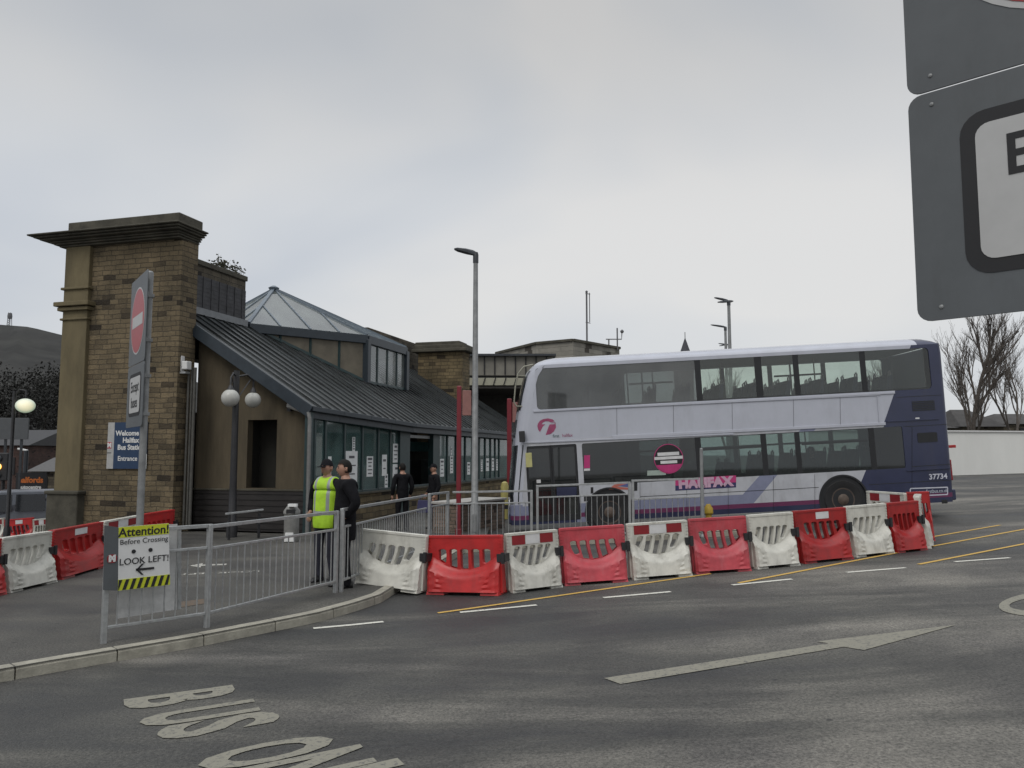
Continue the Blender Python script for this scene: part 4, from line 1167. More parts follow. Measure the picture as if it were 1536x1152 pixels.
# operator emblem: a disc cut by a slanted letter
mf = bus_poly([[(806, 639), (807, 635), (810, 631), (815, 628.5), (822, 627.5), (829, 629), (832, 632), (826, 633.5), (823, 632), (818, 632), (814, 634), (812.5, 636.5), (818, 636.4), (814, 640), (810, 648), (807.5, 645)],
               [(833, 633.5), (834, 641), (831, 647), (826, 651), (818.5, 652.5), (822.5, 641), (824.5, 636.6), (832, 636.3), (832, 634.3), (826, 634.6), (828, 633.8)]], M_lp, 'emblem')
bus_text('first', 834, 654, 5, pm('logo_green_grey', (.05, .09, .1), .4), 0, .9)
bus_text('halifax', 851, 653, 5, M_lp, 0, .9)
# HALIFAX in pink with a navy lower half
M_hp = pm('sticker_pink', (.42, .03, .15), .4, var=.15); M_hn = pm('sticker_navy', (.03, .028, .1), .4)
bus_poly([[(1013, 725), (1104, 721), (1104, 731), (1013, 736)]], M_hn, 'lettering_panel', -.003)
bus_poly([[(1013, 718.5), (1104, 713), (1104, 723.5), (1013, 728.5)]], M_hp, 'lettering_panel', -.0055)
M_hw = pm('sticker_pale_pink', (.5, .32, .42), .4, var=.2)
bus_text('HALIFAX', 1058, 724.5, 13.5, M_hw, .02, 1.08, y=-.0095)
# round notice on the lower window
disc_c = B(1003, 688)
def disc(loops, mat, y, name='round_sticker'):
    me = poly_mesh([[(disc_c[0] + x, disc_c[1] + z) for x, z in lp] for lp in loops], .001); me.transform(Matrix.Translation((0, y, 0)) @ UPR); return link_mesh(name, me, mat, BUS)
rd = .355
rs = disc([circ(0, 0, rd, n=40)], M_ink, .008)
disc([circ(0, 0, rd, n=40), circ(0, 0, rd * .95, n=40)], M_hp, .0055, 'sticker_rim')
disc([circ(0, 0, rd * .94, n=24, a0=205, a1=335)], M_hp, .0055, 'sticker_base')
for z, w_, h_ in ((.115, .26, .04), (.02, .34, .035), (-.08, .2, .035)):
    disc([[(-w_, z - h_), (w_, z - h_), (w_, z + h_), (-w_, z + h_)]], M_refl_w, .0035, 'sticker_band')
for s_, z in (('STRONGER', .115), ('TOGETHER', .02), ('stay safe', -.08)):
    pass
bus_poly([[(876, 683), (885, 682.6), (885, 702), (876, 702.4)]], M_hp, 'red_sticker', .010, .001)
bus_poly([[(876, 703), (885, 702.6), (885, 706), (876, 706.4)]], M_refl_w, 'red_sticker', .010, .001)
bus_poly([[(971, 706), (999, 705), (999, 712.5), (971, 713.5)]], pm('pale_notice', (.3, .36, .32), .6), 'window_notice', .010, .001)
bus_poly([[(913, 734), (921, 727), (945, 723), (945, 727), (925, 730), (946, 732), (946, 734.5)]], pm('sticker_orange', (.42, .12, .09), .4), 'flame_sticker')
bus_poly([[(928, 729), (946, 724), (946, 731)]], pm('sticker_blue', (.08, .1, .25), .4), 'flame_sticker', -.0055)
bus_poly([[(949, 723.5), (956, 723), (956, 736), (949, 736.5)]], M_ink, 'small_sticker')
bus_poly([[(886, 731), (890, 730.8), (890, 740), (886, 740.2)]], M_ink, 'small_sticker')
bus_poly([[(876, 745), (885, 744), (885, 751), (876, 752)]], M_ink, 'small_sticker')
bus_poly([[(835, 731), (865, 730), (865, 744), (835, 745)]], M_bn, 'door_panel', .002)
p = B(808, 722); MB().box((p[0], .0, p[1]), (.1, .01, .08)).build('door_sticker', M_refl_w, BUS)
# wheels
M_tyre = pm('tyre_rubber', (.016, .016, .017), .8, var=.25); M_rim = pm('dirty_rim', (.10, .075, .06), .6, .2, .35, 9)
for (cx, cz) in (fwc, rwc):
    for yy, sg in ((.02, -1), (WID - .02, 1)):
        we = empty('wheel'); we.parent = BUS; we.location = (cx, yy, .49)
        r_ = .485
        m_ = (lambda h: h) if sg < 0 else (lambda h: -h)
        # lathe axis y, heights grow inwards (axis 'y' negates)
        pr = [(.27, m_(-.02)), (.31, m_(.0)), (.44, m_(.012)), (.475, m_(-.03)), (r_, m_(-.08)), (r_, m_(-.24)), (.46, m_(-.29)), (.27, m_(-.30))]
        MB().lathe(pr, n=36, axis='y').build('tyre', M_tyre, we, autosm=40)
        mb = MB(); mb.lathe([(.285, m_(-.03)), (.27, m_(-.005)), (.25, m_(-.01)), (.22, m_(-.07)), (.15, m_(-.08)), (.13, m_(.0)), (.07, m_(.03)), (.02, m_(.035))], n=28, axis='y')
        for k in range(10):
            a = 2 * math.pi * k / 10; mb.lathe([(.02, m_(-.08)), (.02, m_(-.03)), (.012, m_(-.02))], (.19 * math.cos(a), 0, .19 * math.sin(a)), 8, 'y')
        mb.build('rim', M_rim, we, autosm=40)
    mb = MB(); mb.lathe([(RA + .01, -.0), (RA + .01, -.62)], (cx, .03, .49), 30, 'y'); mb.build('wheel_arch', M_rub, BUS, fix=True)
    me = poly_mesh([circ(cx, .49, RA + .035, n=30, a0=-18, a1=198) + circ(cx, .49, RA - .005, n=30, a0=198, a1=-18)], .008); me.transform(Matrix.Translation((0, -.004, 0)) @ UPR); link_mesh('arch_trim', me, M_rub, BUS)
MB().box((5.3, WID / 2, .42), (9.4, WID - .3, .14)).build('chassis', M_rub, BUS)
# seats with grab handles
M_seat = pm('seat_moquette', (.035, .038, .07), .85, var=.35, scale=30); M_grab = pm('grab_handle', (.16, .14, .15), .5)
def seat_mesh():
    mb = MB()
    for y in (.22, .66):
        mb.prism([(-.02, .42), (.42, .42), (.42, .52), (.06, .53), (-.04, 1.02), (-.09, 1.10), (-.14, 1.08), (-.13, .98), (-.08, .46)], y - .2, y + .2)
    mb.mi = 1
    for y in (.04, .84): mb.tube([(-.10, y, .9), (-.13, y, 1.14), (-.11, y, 1.2), (-.08, y, 1.16), (-.07, y, .95)], .02, 6)
    mb.mi = 0; mb.box((.15, .44, .2), (.1, .1, .44))
    o = mb.build('seat', [M_seat, M_grab], None); me = o.data; bpy.data.objects.remove(o); return me
sm_ = seat_mesh()
def seat(x, y, z):
    o = bpy.data.objects.new('seat', sm_); COL.objects.link(o); o.parent = BUS; o.location = (x, y, z); o.scale = (-1, 1, 1)
zu = zwl1 + .17
for k in range(11):
    x = 1.15 + k * .82
    if x < LU - .3: seat(x, .1, zu); 
    if x > 2.6 and x < LU - .3: seat(x + .12, 1.5, zu)
for k in range(8):
    x = 2.9 + k * .86
    seat(x, .1, .55 if x > 6 else .40); seat(x + .1, 1.5, .55 if x > 6 else .40)
mb = MB()
for x in (2.4, 4.1, 5.9, 7.6):
    mb.tube([(x, 1.05, .4), (x, 1.05, zwl1)], .017, 6)
for x in (3.2, 5.6, 8.0): mb.tube([(x, 1.1, zu), (x, 1.1, zwu1)], .017, 6)
mb.build('handrail', pm('handrail_grey', (.2, .2, .12), .4), BUS, autosm=60)
# ------------------------------------------------------------------ station building (local: x along the front away from us, y inwards, z up)
BA = math.atan2(.9617, .2741)
BO = Vector((-5.2, 20.3, KERB_H))
Brot = Matrix.Rotation(BA, 3, 'Z')
def bl(px, py, axis, val):
    """pixel -> local point on the plane local[axis] == val"""
    o = Brot.inverted() @ (CAM - BO); r = Brot.inverted() @ ray(px, py)
    t_ = (val - o[axis]) / r[axis]; return o + r * t_
ST = thing('station_building', 'stone bus station building with dark metal roof and glass lantern', 'building', BO, BA)
SL = .633; E0 = 3.24
zroof = lambda y: E0 + SL * y
LEN = 21.5
# --- roof: eave flares out over the first bays; raised seams run down the slope
def ey(x):
    return -(.33 * min(1, max(0, x) / 6.0)) - .02
mb = MB(); TK = .10
ax = [0, 1.5, 3, 4.5, 6, 9, 14, LEN]
for a_, b_ in zip(ax, ax[1:]):
    ya, yb = ey(a_), ey(b_); yt = 4.5
    top = [(a_, ya, zroof(ya)), (b_, yb, zroof(yb)), (b_, yt, zroof(yt)), (a_, yt, zroof(yt))]
    bot = [(x, y, z - TK) for x, y, z in top]
    mb.face(top); mb.face(bot[::-1]); mb.face([top[0], bot[0], bot[1], top[1]])
    if a_ == 0: mb.face([top[0], top[3], bot[3], bot[0]])
x = .12
while x < LEN:
    y0 = ey(x); y1 = 4.45
    mb.bar((x, y0 + .01, zroof(y0) + .025), (x, y1, zroof(y1) + .025), .035, .055); x += .47
mb.build('roof', M_roof, ST)
# fascia, gutter, verge board
mb = MB()
for a_, b_ in zip(ax, ax[1:]):
    ya, yb = ey(a_), ey(b_)
    mb.bar((a_, ya - .06, zroof(ya) - .06), (b_, yb - .06, zroof(yb) - .06), .13, .13)
    mb.bar((a_, ya + .03, zroof(ya) - .2), (b_, yb + .03, zroof(yb) - .2), .05, .2)
mb.build('gutter', M_frame, ST, bev=.012)
mb = MB(); mb.bar((-.03, -.08, zroof(-.08) - .10), (-.03, 3.5, zroof(3.5) - .10), .06, .32); mb.build('verge_board', M_frame, ST, bev=.01)
# --- gable wall with the dark recess and the dark lower cladding
GX = .35
a0 = bl(372, 630, 0, GX); a1 = bl(413, 740, 0, GX)
roofpts = [(.12, 1.08), (3.6, 1.08), (3.6, zroof(3.6) - .1), (.12, zroof(.12) - .1)]
hole = [(a1.y, 1.12), (a0.y, 1.12), (a0.y, a0.z), (a1.y, a0.z)]
me = poly_mesh([roofpts, hole], .12)
me.transform(Matrix.Translation((GX + .12, 0, 0)) @ Matrix.Rotation(R(90), 4, 'Z') @ UPR)
link_mesh('gable_wall', me, M_render, ST)
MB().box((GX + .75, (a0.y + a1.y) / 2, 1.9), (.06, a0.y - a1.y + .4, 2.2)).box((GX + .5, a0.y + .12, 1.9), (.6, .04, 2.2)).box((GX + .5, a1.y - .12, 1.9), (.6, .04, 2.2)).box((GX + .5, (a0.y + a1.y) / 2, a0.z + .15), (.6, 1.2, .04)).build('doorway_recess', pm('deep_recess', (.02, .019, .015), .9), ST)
M_clad = pm('dark_boarding', (.022, .019, .018), .7, var=.35, stretch=(1, 1, 6), scale=3)
mb = MB(); mb.box((GX + .1, 1.85, .53), (.2, 3.5, 1.06))
for k in range(7): mb.box((GX - .008, 1.85, .12 + k * .15), (.02, 3.48, .11))
mb.build('plinth_boarding', M_clad, ST)
MB().box((GX + .1, 1.85, 1.075), (.28, 3.52, .05)).build('sill', M_ashlar_dark, ST, bev=.01)
# corner post and downpipe
MB().box((.1, .02, 1.55), (.16, .16, 3.1)).build('corner_post', M_teal, ST, bev=.01)
MB().tube([(-.02, -.06, 0), (-.02, -.06, 2.9), (-.02, -.02, 3.08)], .05, 10).build('downpipe', pm('pale_downpipe', (.16, .16, .155), .5, var=.2), ST, autosm=60)
# --- front: stone dado, sill, glazing bays
GY = .05
mb = MB(); mb.box((LEN / 2 + .2, GY + .15, .43), (LEN - .4, .3, .86)); mb.build('dado_wall', M_stone, ST)
MB().box((LEN / 2 + .2, GY + .12, .89), (LEN - .4, .44, .06)).build('sill', M_ashlar_dark, ST, bev=.012)
HW = 3.0
mull = [bl(px, 690, 1, GY).x for px in (470, 486, 515, 542, 566, 584, 602)] + [bl(px, 690, 1, GY).x for px in (655, 670, 683, 697, 708, 718, 727, 735, 742, 748)]
mull = [max(.18, m) for m in mull]
mb = MB()
for m in mull: mb.box((m, GY, (0.92 + HW) / 2), (.09, .10, HW - .92))
wide = (bl(594, 690, 1, GY).x, bl(609, 690, 1, GY).x); mb.box(((wide[0] + wide[1]) / 2 + .1, GY, 1.5), (wide[1] - wide[0], .2, 3.0))
wide2 = (bl(646, 690, 1, GY).x, bl(656, 690, 1, GY).x); mb.box(((wide2[0] + wide2[1]) / 2, GY, 1.5), (wide2[1] - wide2[0], .2, 3.0))
mb.box((LEN / 2 + .2, GY, HW - .02), (LEN - .4, .12, .12)); mb.box((LEN / 2 + .2, GY, .95), (LEN - .4, .1, .07))
mb.build('glazing_frame', M_teal, ST, bev=.008)
segs = [(mull[i], mull[i + 1]) for i in range(len(mull) - 1) if i != 6] + [(mull[-1], LEN - .2)]
M_print = pm('print_grey', (.10, .10, .11), .8)
notes = {1: [(.18, .35, 1.35, 1.95)], 2: [(.1, .75, 1.0, 2.1), (.45, .6, 2.1, 2.5)], 3: [(.3, .7, 1.35, 1.95)], 4: [(.35, .75, 1.35, 2.0), (.6, .85, .98, 1.4)], 5: [(.25, .95, 1.0, 1.7), (.25, .7, 1.75, 2.35)],
         6: [(.3, .7, 1.2, 1.85)], 7: [(.35, .7, 1.3, 1.95), (.4, .55, 2.0, 2.3)], 9: [(.3, .7, 1.2, 1.7)], 10: [(.2, .6, 1.2, 2.1)], 11: [(.3, .6, 1.3, 1.8)], 12: [(.2, .75, 1.3, 1.85)], 13: [(.3, .8, 1.3, 1.85)], 14: [(.3, .7, 1.3, 1.8)]}
for i, (a_, b_) in enumerate(segs):
    if b_ - a_ < .12: continue
    wn = MB().box(((a_ + b_) / 2, GY, (.98 + HW) / 2 - .04), (b_ - a_ - .08, .012, HW - 1.06)).build('window', M_stglass, ST)
    for n_, (u0_, u1_, z0_, z1_) in enumerate(notes.get(i, [])):
        w_ = b_ - a_; nt = MB().box((a_ + w_ * (u0_ + u1_) / 2, GY - .014, (z0_ + z1_) / 2), (w_ * (u1_ - u0_), .004, z1_ - z0_)); nt.mi = 1
        nl = 2 + (i + n_) % 4
        for q in range(nl): nt.box((a_ + w_ * (u0_ + u1_) / 2, GY - .018, z1_ - (z1_ - z0_) * (q + .7) / (nl + .6)), (w_ * (u1_ - u0_) * (.7 - .12 * ((q + i) % 3)), .003, .035 if q else .07))
        nt.build('paper_notice', [M_paper, M_print], wn)
# entrance opening between the two glazed runs: dark lobby with a standing sign
ea, eb = wide[1] + .05, wide2[0] - .02
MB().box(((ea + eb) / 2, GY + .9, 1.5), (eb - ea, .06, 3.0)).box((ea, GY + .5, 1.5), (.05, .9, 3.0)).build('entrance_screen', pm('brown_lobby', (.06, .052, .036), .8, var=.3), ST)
MB().box(((ea + eb) / 2 + .1, GY + .05, 2.62), ((eb - ea) * .9, .06, .1)).build('entrance_lintel', M_white_steel, ST)
MB().box((ea + .25 * (eb - ea), GY + .82, 1.25), (.34 * (eb - ea), .06, 2.4)).build('entrance_door', M_ink, ST)
q_ = Vector((ea + .25 * (eb - ea), GY + .77, 1.95))
me = poly_mesh([circ(0, 0, .2, n=28), circ(0, 0, .15, n=28)], .004); me.transform(Matrix.Translation(q_) @ UPR); link_mesh('door_emblem', me, M_paper, ST)
me = text_mesh('i', .26, .01, .002); me.transform(Matrix.Translation(q_) @ UPR); link_mesh('door_emblem', me, M_paper, ST)
# interior seen through the glass
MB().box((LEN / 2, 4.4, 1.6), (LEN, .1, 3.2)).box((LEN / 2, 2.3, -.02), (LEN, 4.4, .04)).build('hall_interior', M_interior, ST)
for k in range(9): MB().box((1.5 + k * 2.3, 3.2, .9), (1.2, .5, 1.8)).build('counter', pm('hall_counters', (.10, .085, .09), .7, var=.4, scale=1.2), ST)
MB().box((LEN / 2, 2.6, 2.35), (LEN - 1, .06, .4)).build('reflection_band', pm('reflection_teal', (.10, .22, .22), .6), ST)  # made-up teal band standing for a reflection in the windows
# end wall of the far side so no light leaks
MB().box((LEN + .1, 2.2, 1.6), (.2, 4.5, 3.2)).build('end_wall', M_stone_dark, ST)
# --- parapet wall behind the roof, with louvred panel
PY = 4.5; pt = 7.63
px1 = bl(368, 440, 1, PY).x
mb = MB(); mb.box(((.05 + px1) / 2, PY + .3, 6.2), (px1 - .05, .6, 2.9)); mb.build('parapet', M_stone_dark, ST)
MB().box(((.05 + px1) / 2 + .01, PY + .3, 7.60), (px1 + .03, .7, .16)).build('parapet_coping', M_ashlar_dark, ST, bev=.02)
pz0, pz1 = bl(330, 478, 1, PY).z, bl(330, 424, 1, PY).z
mb = MB(); xa, xb = bl(283, 450, 1, PY).x, px1 - .03
mb.box(((xa + xb) / 2, PY - .02, (pz0 + pz1) / 2), (xb - xa, .04, pz1 - pz0))
for k in range(7):
    x = xa + (xb - xa) * (k + .5) / 7; mb.box((x, PY - .045, (pz0 + pz1) / 2), (.03, .02, pz1 - pz0))
for k in range(9):
    z = pz0 + (pz1 - pz0) * (k + .5) / 9; mb.box(((xa + xb) / 2, PY - .04, z), (xb - xa, .012, .02))
mb.build('leaded_panel', pm('lead_sheet', (.03, .03, .034), .6, var=.5, scale=5), ST)
MB().box(((.05 + px1) / 2, PY - .06, zroof(PY) + .06), (px1 - .05, .14, .2)).build('roof_flashing', pm('lead_flashing', (.16, .17, .18), .5, var=.2), ST)
mb = MB()
for k in range(60):
    x = px1 - 1.3 + random.random() * 1.25; y = PY + random.random() * .4; h = .08 + random.random() * .3 * (1 if k % 4 else 1.4)
    mb.tube([(x, y, 7.66), (x + random.uniform(-.1, .1), y, 7.66 + h * .6), (x + random.uniform(-.2, .2), y + random.uniform(-.1, .1), 7.66 + h)], [.008, .006, .003], 4)
    for q in range(3): mb.box((x + random.uniform(-.15, .15), y, 7.66 + h * random.uniform(.5, 1)), (.05, .03, .03))
tw = mb.build('parapet_weeds', pm('dry_weeds', (.05, .05, .03), .9), None); tw.location = BO; tw.rotation_euler.z = BA
tag(tw, 'dry weeds growing out of the top of the parapet by the pillar', 'plant')
# --- glass lantern
LP = [(3.92, 4.5), (7.3, 2.0), (10.7, 2.0), (13.2, 5.2), (9.6, 8.6), (5.2, 7.6)]
bz = 6.05; apex = bl(405, 434, 0, 7.0); apx = (7.0, apex.y, apex.z)
apx = (7.0, 5.6, bl(405, 434, 0, 7.0).z)
mb = MB(); n_ = len(LP)
mb.face([(x, y, bz - .1) for x, y in LP])
for i in range(n_):
    a_, b_ = LP[i], LP[(i + 1) % n_]
    mb.bar((a_[0], a_[1], bz), (b_[0], b_[1], bz), .2, .30)
for i in (1, 2): mb.box((LP[i][0], LP[i][1], (zroof(LP[i][1]) + bz) / 2), (.24, .24, bz - zroof(LP[i][1])))
mb.build('lantern_beam', M_frame, ST, bev=.015)
# lantern sloping glass
gm = MB(); fm = MB()
for i in range(n_):
    a_, b_ = Vector((*LP[i], bz + .16)), Vector((*LP[(i + 1) % n_], bz + .16)); ap = Vector(apx)
    gm.face([a_, b_, ap])
    fm.bar(a_, ap, .12, .10)
    m_ = 4
    for k in range(1, m_):
        p_ = a_.lerp(b_, k / m_)
        # glazing bars run up the pitch and die into the hip
        up_ = (ap - (a_ + b_) / 2); s_ = 1 - abs(2 * k / m_ - 1)
        s_ = min(1, s_); q_ = p_ + up_ * s_ * .985
        fm.bar(p_, q_, .05, .06)
fm.lathe([(.16, -.02), (.2, .04), (.06, .12)], apx, 10)
for k in (.5,):
    pass
gm.build('lantern_glass', M_skyglass, ST, fix=False); fm.build('lantern_glazing_bar', pm('pale_blue_bars', (.13, .16, .19), .4, .2), ST)
# lantern upright glass: right face and chamfer
mb = MB(); g1 = MB(); m2 = MB()
for (a_, b_), n4, fr in (((LP[0], LP[1]), 4, 0), ((LP[1], LP[2]), 4, 1)):
    A_, Bq = Vector((*a_, 0)), Vector((*b_, 0))
    for k in range(n4 + 1):
        p_ = A_.lerp(Bq, k / n4); zb_ = min(zroof(p_.y) - .02, bz - .16); mb.box((p_.x, p_.y, (zb_ + bz - .15) / 2), (.07, .07, max(.02, bz - .15 - zb_)))
    mb.bar((A_.x, A_.y, zroof(A_.y) + .05), (Bq.x, Bq.y, zroof(Bq.y) + .05), .07, .09)
    tgt = g1 if fr else m2
    tgt.face([(A_.x, A_.y, zroof(A_.y)), (Bq.x, Bq.y, zroof(Bq.y)), (Bq.x, Bq.y, bz - .15), (A_.x, A_.y, bz - .15)])
mb.build('lantern_mullion', M_teal, ST)
g1.build('lantern_window', M_skyglass, ST, fix=False)
m2.build('lantern_panel', pm('tan_panel', (.12, .105, .078), .7, var=.25, scale=2), ST, fix=False)
# rear wall of lantern, blocks and long parapet
q0 = bl(552, 490, 1, 4.7).x; zlp = bl(590, 504, 1, 4.7).z
MB().box(((q0 + 23) / 2, 5.0, zlp - 1.0), (23 - q0, .6, 2.0)).build('long_parapet', M_stone_dark, ST)
# second pier-like block
b0_ = bl(627, 560, 1, PY - .1); xq = bl(632, 560, 1, 4.4).x
e1_ = bl(627, 560, 0, 17.0); e2_ = bl(694, 560, 0, 17.0)
zt_ = bl(660, 517, 0, 17.0).z; zc_ = bl(660, 528, 0, 17.0).z
ya, yb = e2_.y, e1_.y
mb = MB(); mb.box((17.5, (ya + yb) / 2, (zc_ + 2.6) / 2), (1.0, yb - ya, zc_ - 2.6)); mb.build('cross_wall', M_stone, ST)
mb = MB(); mb.box((17.5, (ya + yb) / 2, zc_ + .08), (1.5, yb - ya + .5, .16)); mb.box((17.5, (ya + yb) / 2, zc_ + .25), (1.3, yb - ya + .3, .18)); mb.box((17.5, (ya + yb) / 2 + .15, (zc_ + zt_) / 2 + .15), (1.1, yb - ya, zt_ - zc_)); mb.build('cornice', M_ashlar_dark, ST, bev=.03)

# --- the big stone pillar at the end of the building
PR = thing('stone_pillar', 'big blocky sandstone pillar with heavy cornice at the end of the station', 'pillar', BO, BA)
fx_ = -.6; yr_ = 3.5; yl_ = 7.2; ys_ = 6.38; bk = .06
zt0 = bl(263, 359, 0, fx_).z                 # top of plain wall under the cornice
MB().box(((fx_ + bk) / 2, (yr_ + ys_) / 2, zt0 / 2 - .3), (bk - fx_, ys_ - yr_, zt0 + .6)).build('wall', masonry('pillar_stone', (.16, .128, .078), (.105, .084, .052), (.075, .061, .04), .40, .135, .5), PR)
MB().box((fx_ - .12 + .35, (ys_ + yl_) / 2, zt0 / 2 - .3), (.7, yl_ - ys_, zt0 + .6)).build('pilaster', M_ashlar, PR, bev=.02)
mb = MB(); yc = (ys_ + yl_) / 2
for zpx, pr_, h_ in ((432, .06, .07), (456, .17, .12), (463, .10, .10), (478, .05, .06)):
    z = bl(120, zpx, 0, fx_ - .12).z; mb.box((fx_ - .12 + .35 - pr_ / 2 + .0, yc, z), (.7 + pr_, yl_ - ys_ + 2 * pr_, h_))
mb.build('capital', M_ashlar, PR, bev=.02)
mb = MB(); zp = bl(110, 740, 0, fx_ - .12).z
mb.box((fx_ - .12 + .30, yc, zp / 2 - .3), (.86, yl_ - ys_ + .2, zp + .6)); mb.box((fx_ - .12 + .30, yc, zp + .02), (.95, yl_ - ys_ + .3, .10)); mb.build('pedestal', M_ashlar_dark, PR, bev=.03)
# stepped cornice
mb = MB()
cx0, cx1 = fx_, bk
def course(z0_, z1_, pr_, l_ext=0):
    pl2 = pr_ * 1.75 + .1; pr2 = pr_ * .66
    mb.box(((cx0 - .12 - pr_ + cx1 + .02) / 2, (yr_ - pr2 + yl_ + pl2) / 2, (z0_ + z1_) / 2), (cx1 - cx0 + .14 + pr_, yl_ - yr_ + pl2 + pr2, z1_ - z0_))
zc0 = zt0; zc1 = bl(263, 333, 0, fx_ - .4).z; hh = (zc1 - zc0)
for k, pr_ in enumerate((.05, .12, .17, .30, .38, .46)):
    course(zc0 + hh * k / 6, zc0 + hh * (k + 1) / 6 - .004, pr_)
mb.build('cornice', M_ashlar_dark, PR, bev=.025)
ztop = bl(265, 320, 0, fx_ - .2).z
MB().box(((cx0 - .3 + cx1) / 2, (yr_ - .12 + 6.98) / 2, (zc1 + ztop) / 2 - .004), (cx1 - cx0 + .3, 6.98 - yr_ + .12, ztop - zc1)).build('blocking_course', M_ashlar_dark, PR, bev=.03)
# cables and pipes down the pillar edge
mb = MB()
for k, (dy, r_) in enumerate(((-.10, .035), (-.2, .03), (-.29, .045))):
    mb.tube([(fx_ + .02 + .3, yr_ + dy, .1), (fx_ + .32, yr_ + dy, bl(270, 552, 0, fx_ + .3).z)], r_, 8)
mb.build('conduit', pm('grey_conduit', (.07, .068, .06), .6, var=.3), PR, autosm=60)
p = bl(272, 546, 0, fx_ + .2)
wl = thing('floodlight', 'small white floodlight fixed on the pillar edge under the verge', 'light', BO + Brot @ Vector((fx_ + .18, p.y, p.z)), BA)
MB().box((0, 0, 0), (.14, .14, .42)).box((-.02, -.2, -.05), (.2, .16, .22)).build('housing', M_swhite, wl, bev=.02)
MB().box((0, -.05, -.24), (.2, .36, .05)).build('bracket', M_white_steel, wl)
# white wall lamp under the verge
p = bl(441, 611, 0, .1)
wl = thing('wall_light', 'pale tube shaped wall light under the low corner of the roof', 'light', BO + Brot @ Vector((.2, p.y, p.z)), BA)
MB().tube([(0, .22, .08), (0, -.2, -.06)], .09, 12).build('housing', pm('pale_lamp_housing', (.4, .4, .39), .5), wl, autosm=50)
MB().box((.06, .22, .06), (.1, .1, .3)).build('bracket', M_black, wl)
# welcome sign on the pillar
dirv = -1
def sgn_pt(px, py): 
    v = bl(px, py, 0, fx_ - .03); return (v.y, v.z)
s00 = sgn_pt(160, 703); s11 = sgn_pt(222, 633); sm_x = sgn_pt(171.5, 670)[0]
WS = thing('welcome_sign', 'dark blue Welcome to bus station sign with pale side strip on the pillar', 'sign', BO + Brot @ Vector((fx_ - .02, 0, 0)), BA)
M_sb = pm('sign_navy', (.012, .035, .085), .45, var=.1)
MB().box((-.012, (sm_x + s11[0]) / 2, (s00[1] + s11[1]) / 2), (.03, sm_x - s11[0], s11[1] - s00[1])).build('panel', M_sb, WS)
MB().box((-.012, (s00[0] + sm_x) / 2 , (s00[1] + s11[1]) / 2), (.03, s00[0] - sm_x - .004, s11[1] - s00[1])).build('side_panel', pm('sign_pale_grey', (.36, .36, .35), .5), WS)
FACE = Matrix.Rotation(R(-90), 4, 'Z') @ UPR      # lettering facing local -x
def wtext(s_, px, py, h_, mat=M_swhite, bold=.0):
    y, z = sgn_pt(px, py); me = text_mesh(s_, h_, bold, .001); me.transform(Matrix.Translation((-.032, y, z)) @ FACE); link_mesh('lettering', me, mat, WS)
wtext('Welcome to', 197, 650, .185, bold=.006); wtext('Halifax', 197, 660.6, .185, bold=.006); wtext('Bus Station', 197, 671.2, .185, bold=.006); wtext('Entrance', 192, 688, .175, bold=.003)
y, z = sgn_pt(165, 668)
MB().box((-.029, y, z), (.006, .13, .17)).build('logo', M_red, WS, bev=.02); me = text_mesh('M', .15, .012, .001); me.transform(Matrix.Translation((-.034, y, z)) @ FACE); link_mesh('logo_letter', me, M_swhite, WS)
MB().box((-.029, y, z - .2), (.004, .13, .02)).build('side_line', M_ink, WS)
y0_, z0_ = sgn_pt(209, 703); y1_, z1_ = sgn_pt(221, 681)
nb = MB().box((-.031, (y0_ + y1_) / 2, (z0_ + z1_) / 2), (.006, y0_ - y1_, z1_ - z0_)).build('paper_notice', M_paper, WS)
MB().box((-.036, (y0_ + y1_) / 2, z0_ + .09), (.004, (y0_ - y1_) * .8, .07)).build('printed_block', M_ink, nb)

# --- twin globe lamp in front of the gable
gb = at(348, 787, 19.6); gb.z = KERB_H
M_globe = pm('opal_globe', (.42, .42, .39), .35, var=.08)
gl = thing('globe_lamp_post', 'black post with two unlit white globes in front of the end wall', 'lamp post', gb)
zl = at(348, 556, 19.6).z - gb.z
MB().lathe([(.13, 0), (.13, .35), (.1, .4), (.085, 1.2), (.07, zl)], n=16).build('pole', M_black, gl, autosm=40)
g1_ = at(345.5, 597, 19.3) - gb; g2_ = at(379.5, 600, 20.4) - gb
mb = MB()
for g_ in (g1_, g2_):
    mb.tube([(0, 0, zl - .15), (g_.x * .6, g_.y * .6, g_.z + .62), (g_.x, g_.y, g_.z + .5), (g_.x, g_.y, g_.z + .2)], .025, 8)
    mb.tube([(0, 0, zl - .75), (g_.x * .8, g_.y * .8, g_.z + .5)], .015, 6)
    mb.lathe([(.03, .32), (.06, .26), (.09, .2)], g_, 12)
mb.build('arm', M_black, gl, autosm=60)
def globe_mesh(r_): return [(r_ * math.sin(math.pi * k / 14) + (.001 if k in (0, 14) else 0), -r_ * math.cos(math.pi * k / 14)) for k in range(15)]
for g_, r_ in ((g1_, .215), (g2_, .20)): MB().lathe(globe_mesh(r_), g_, 22).build('globe', M_globe, gl, True)
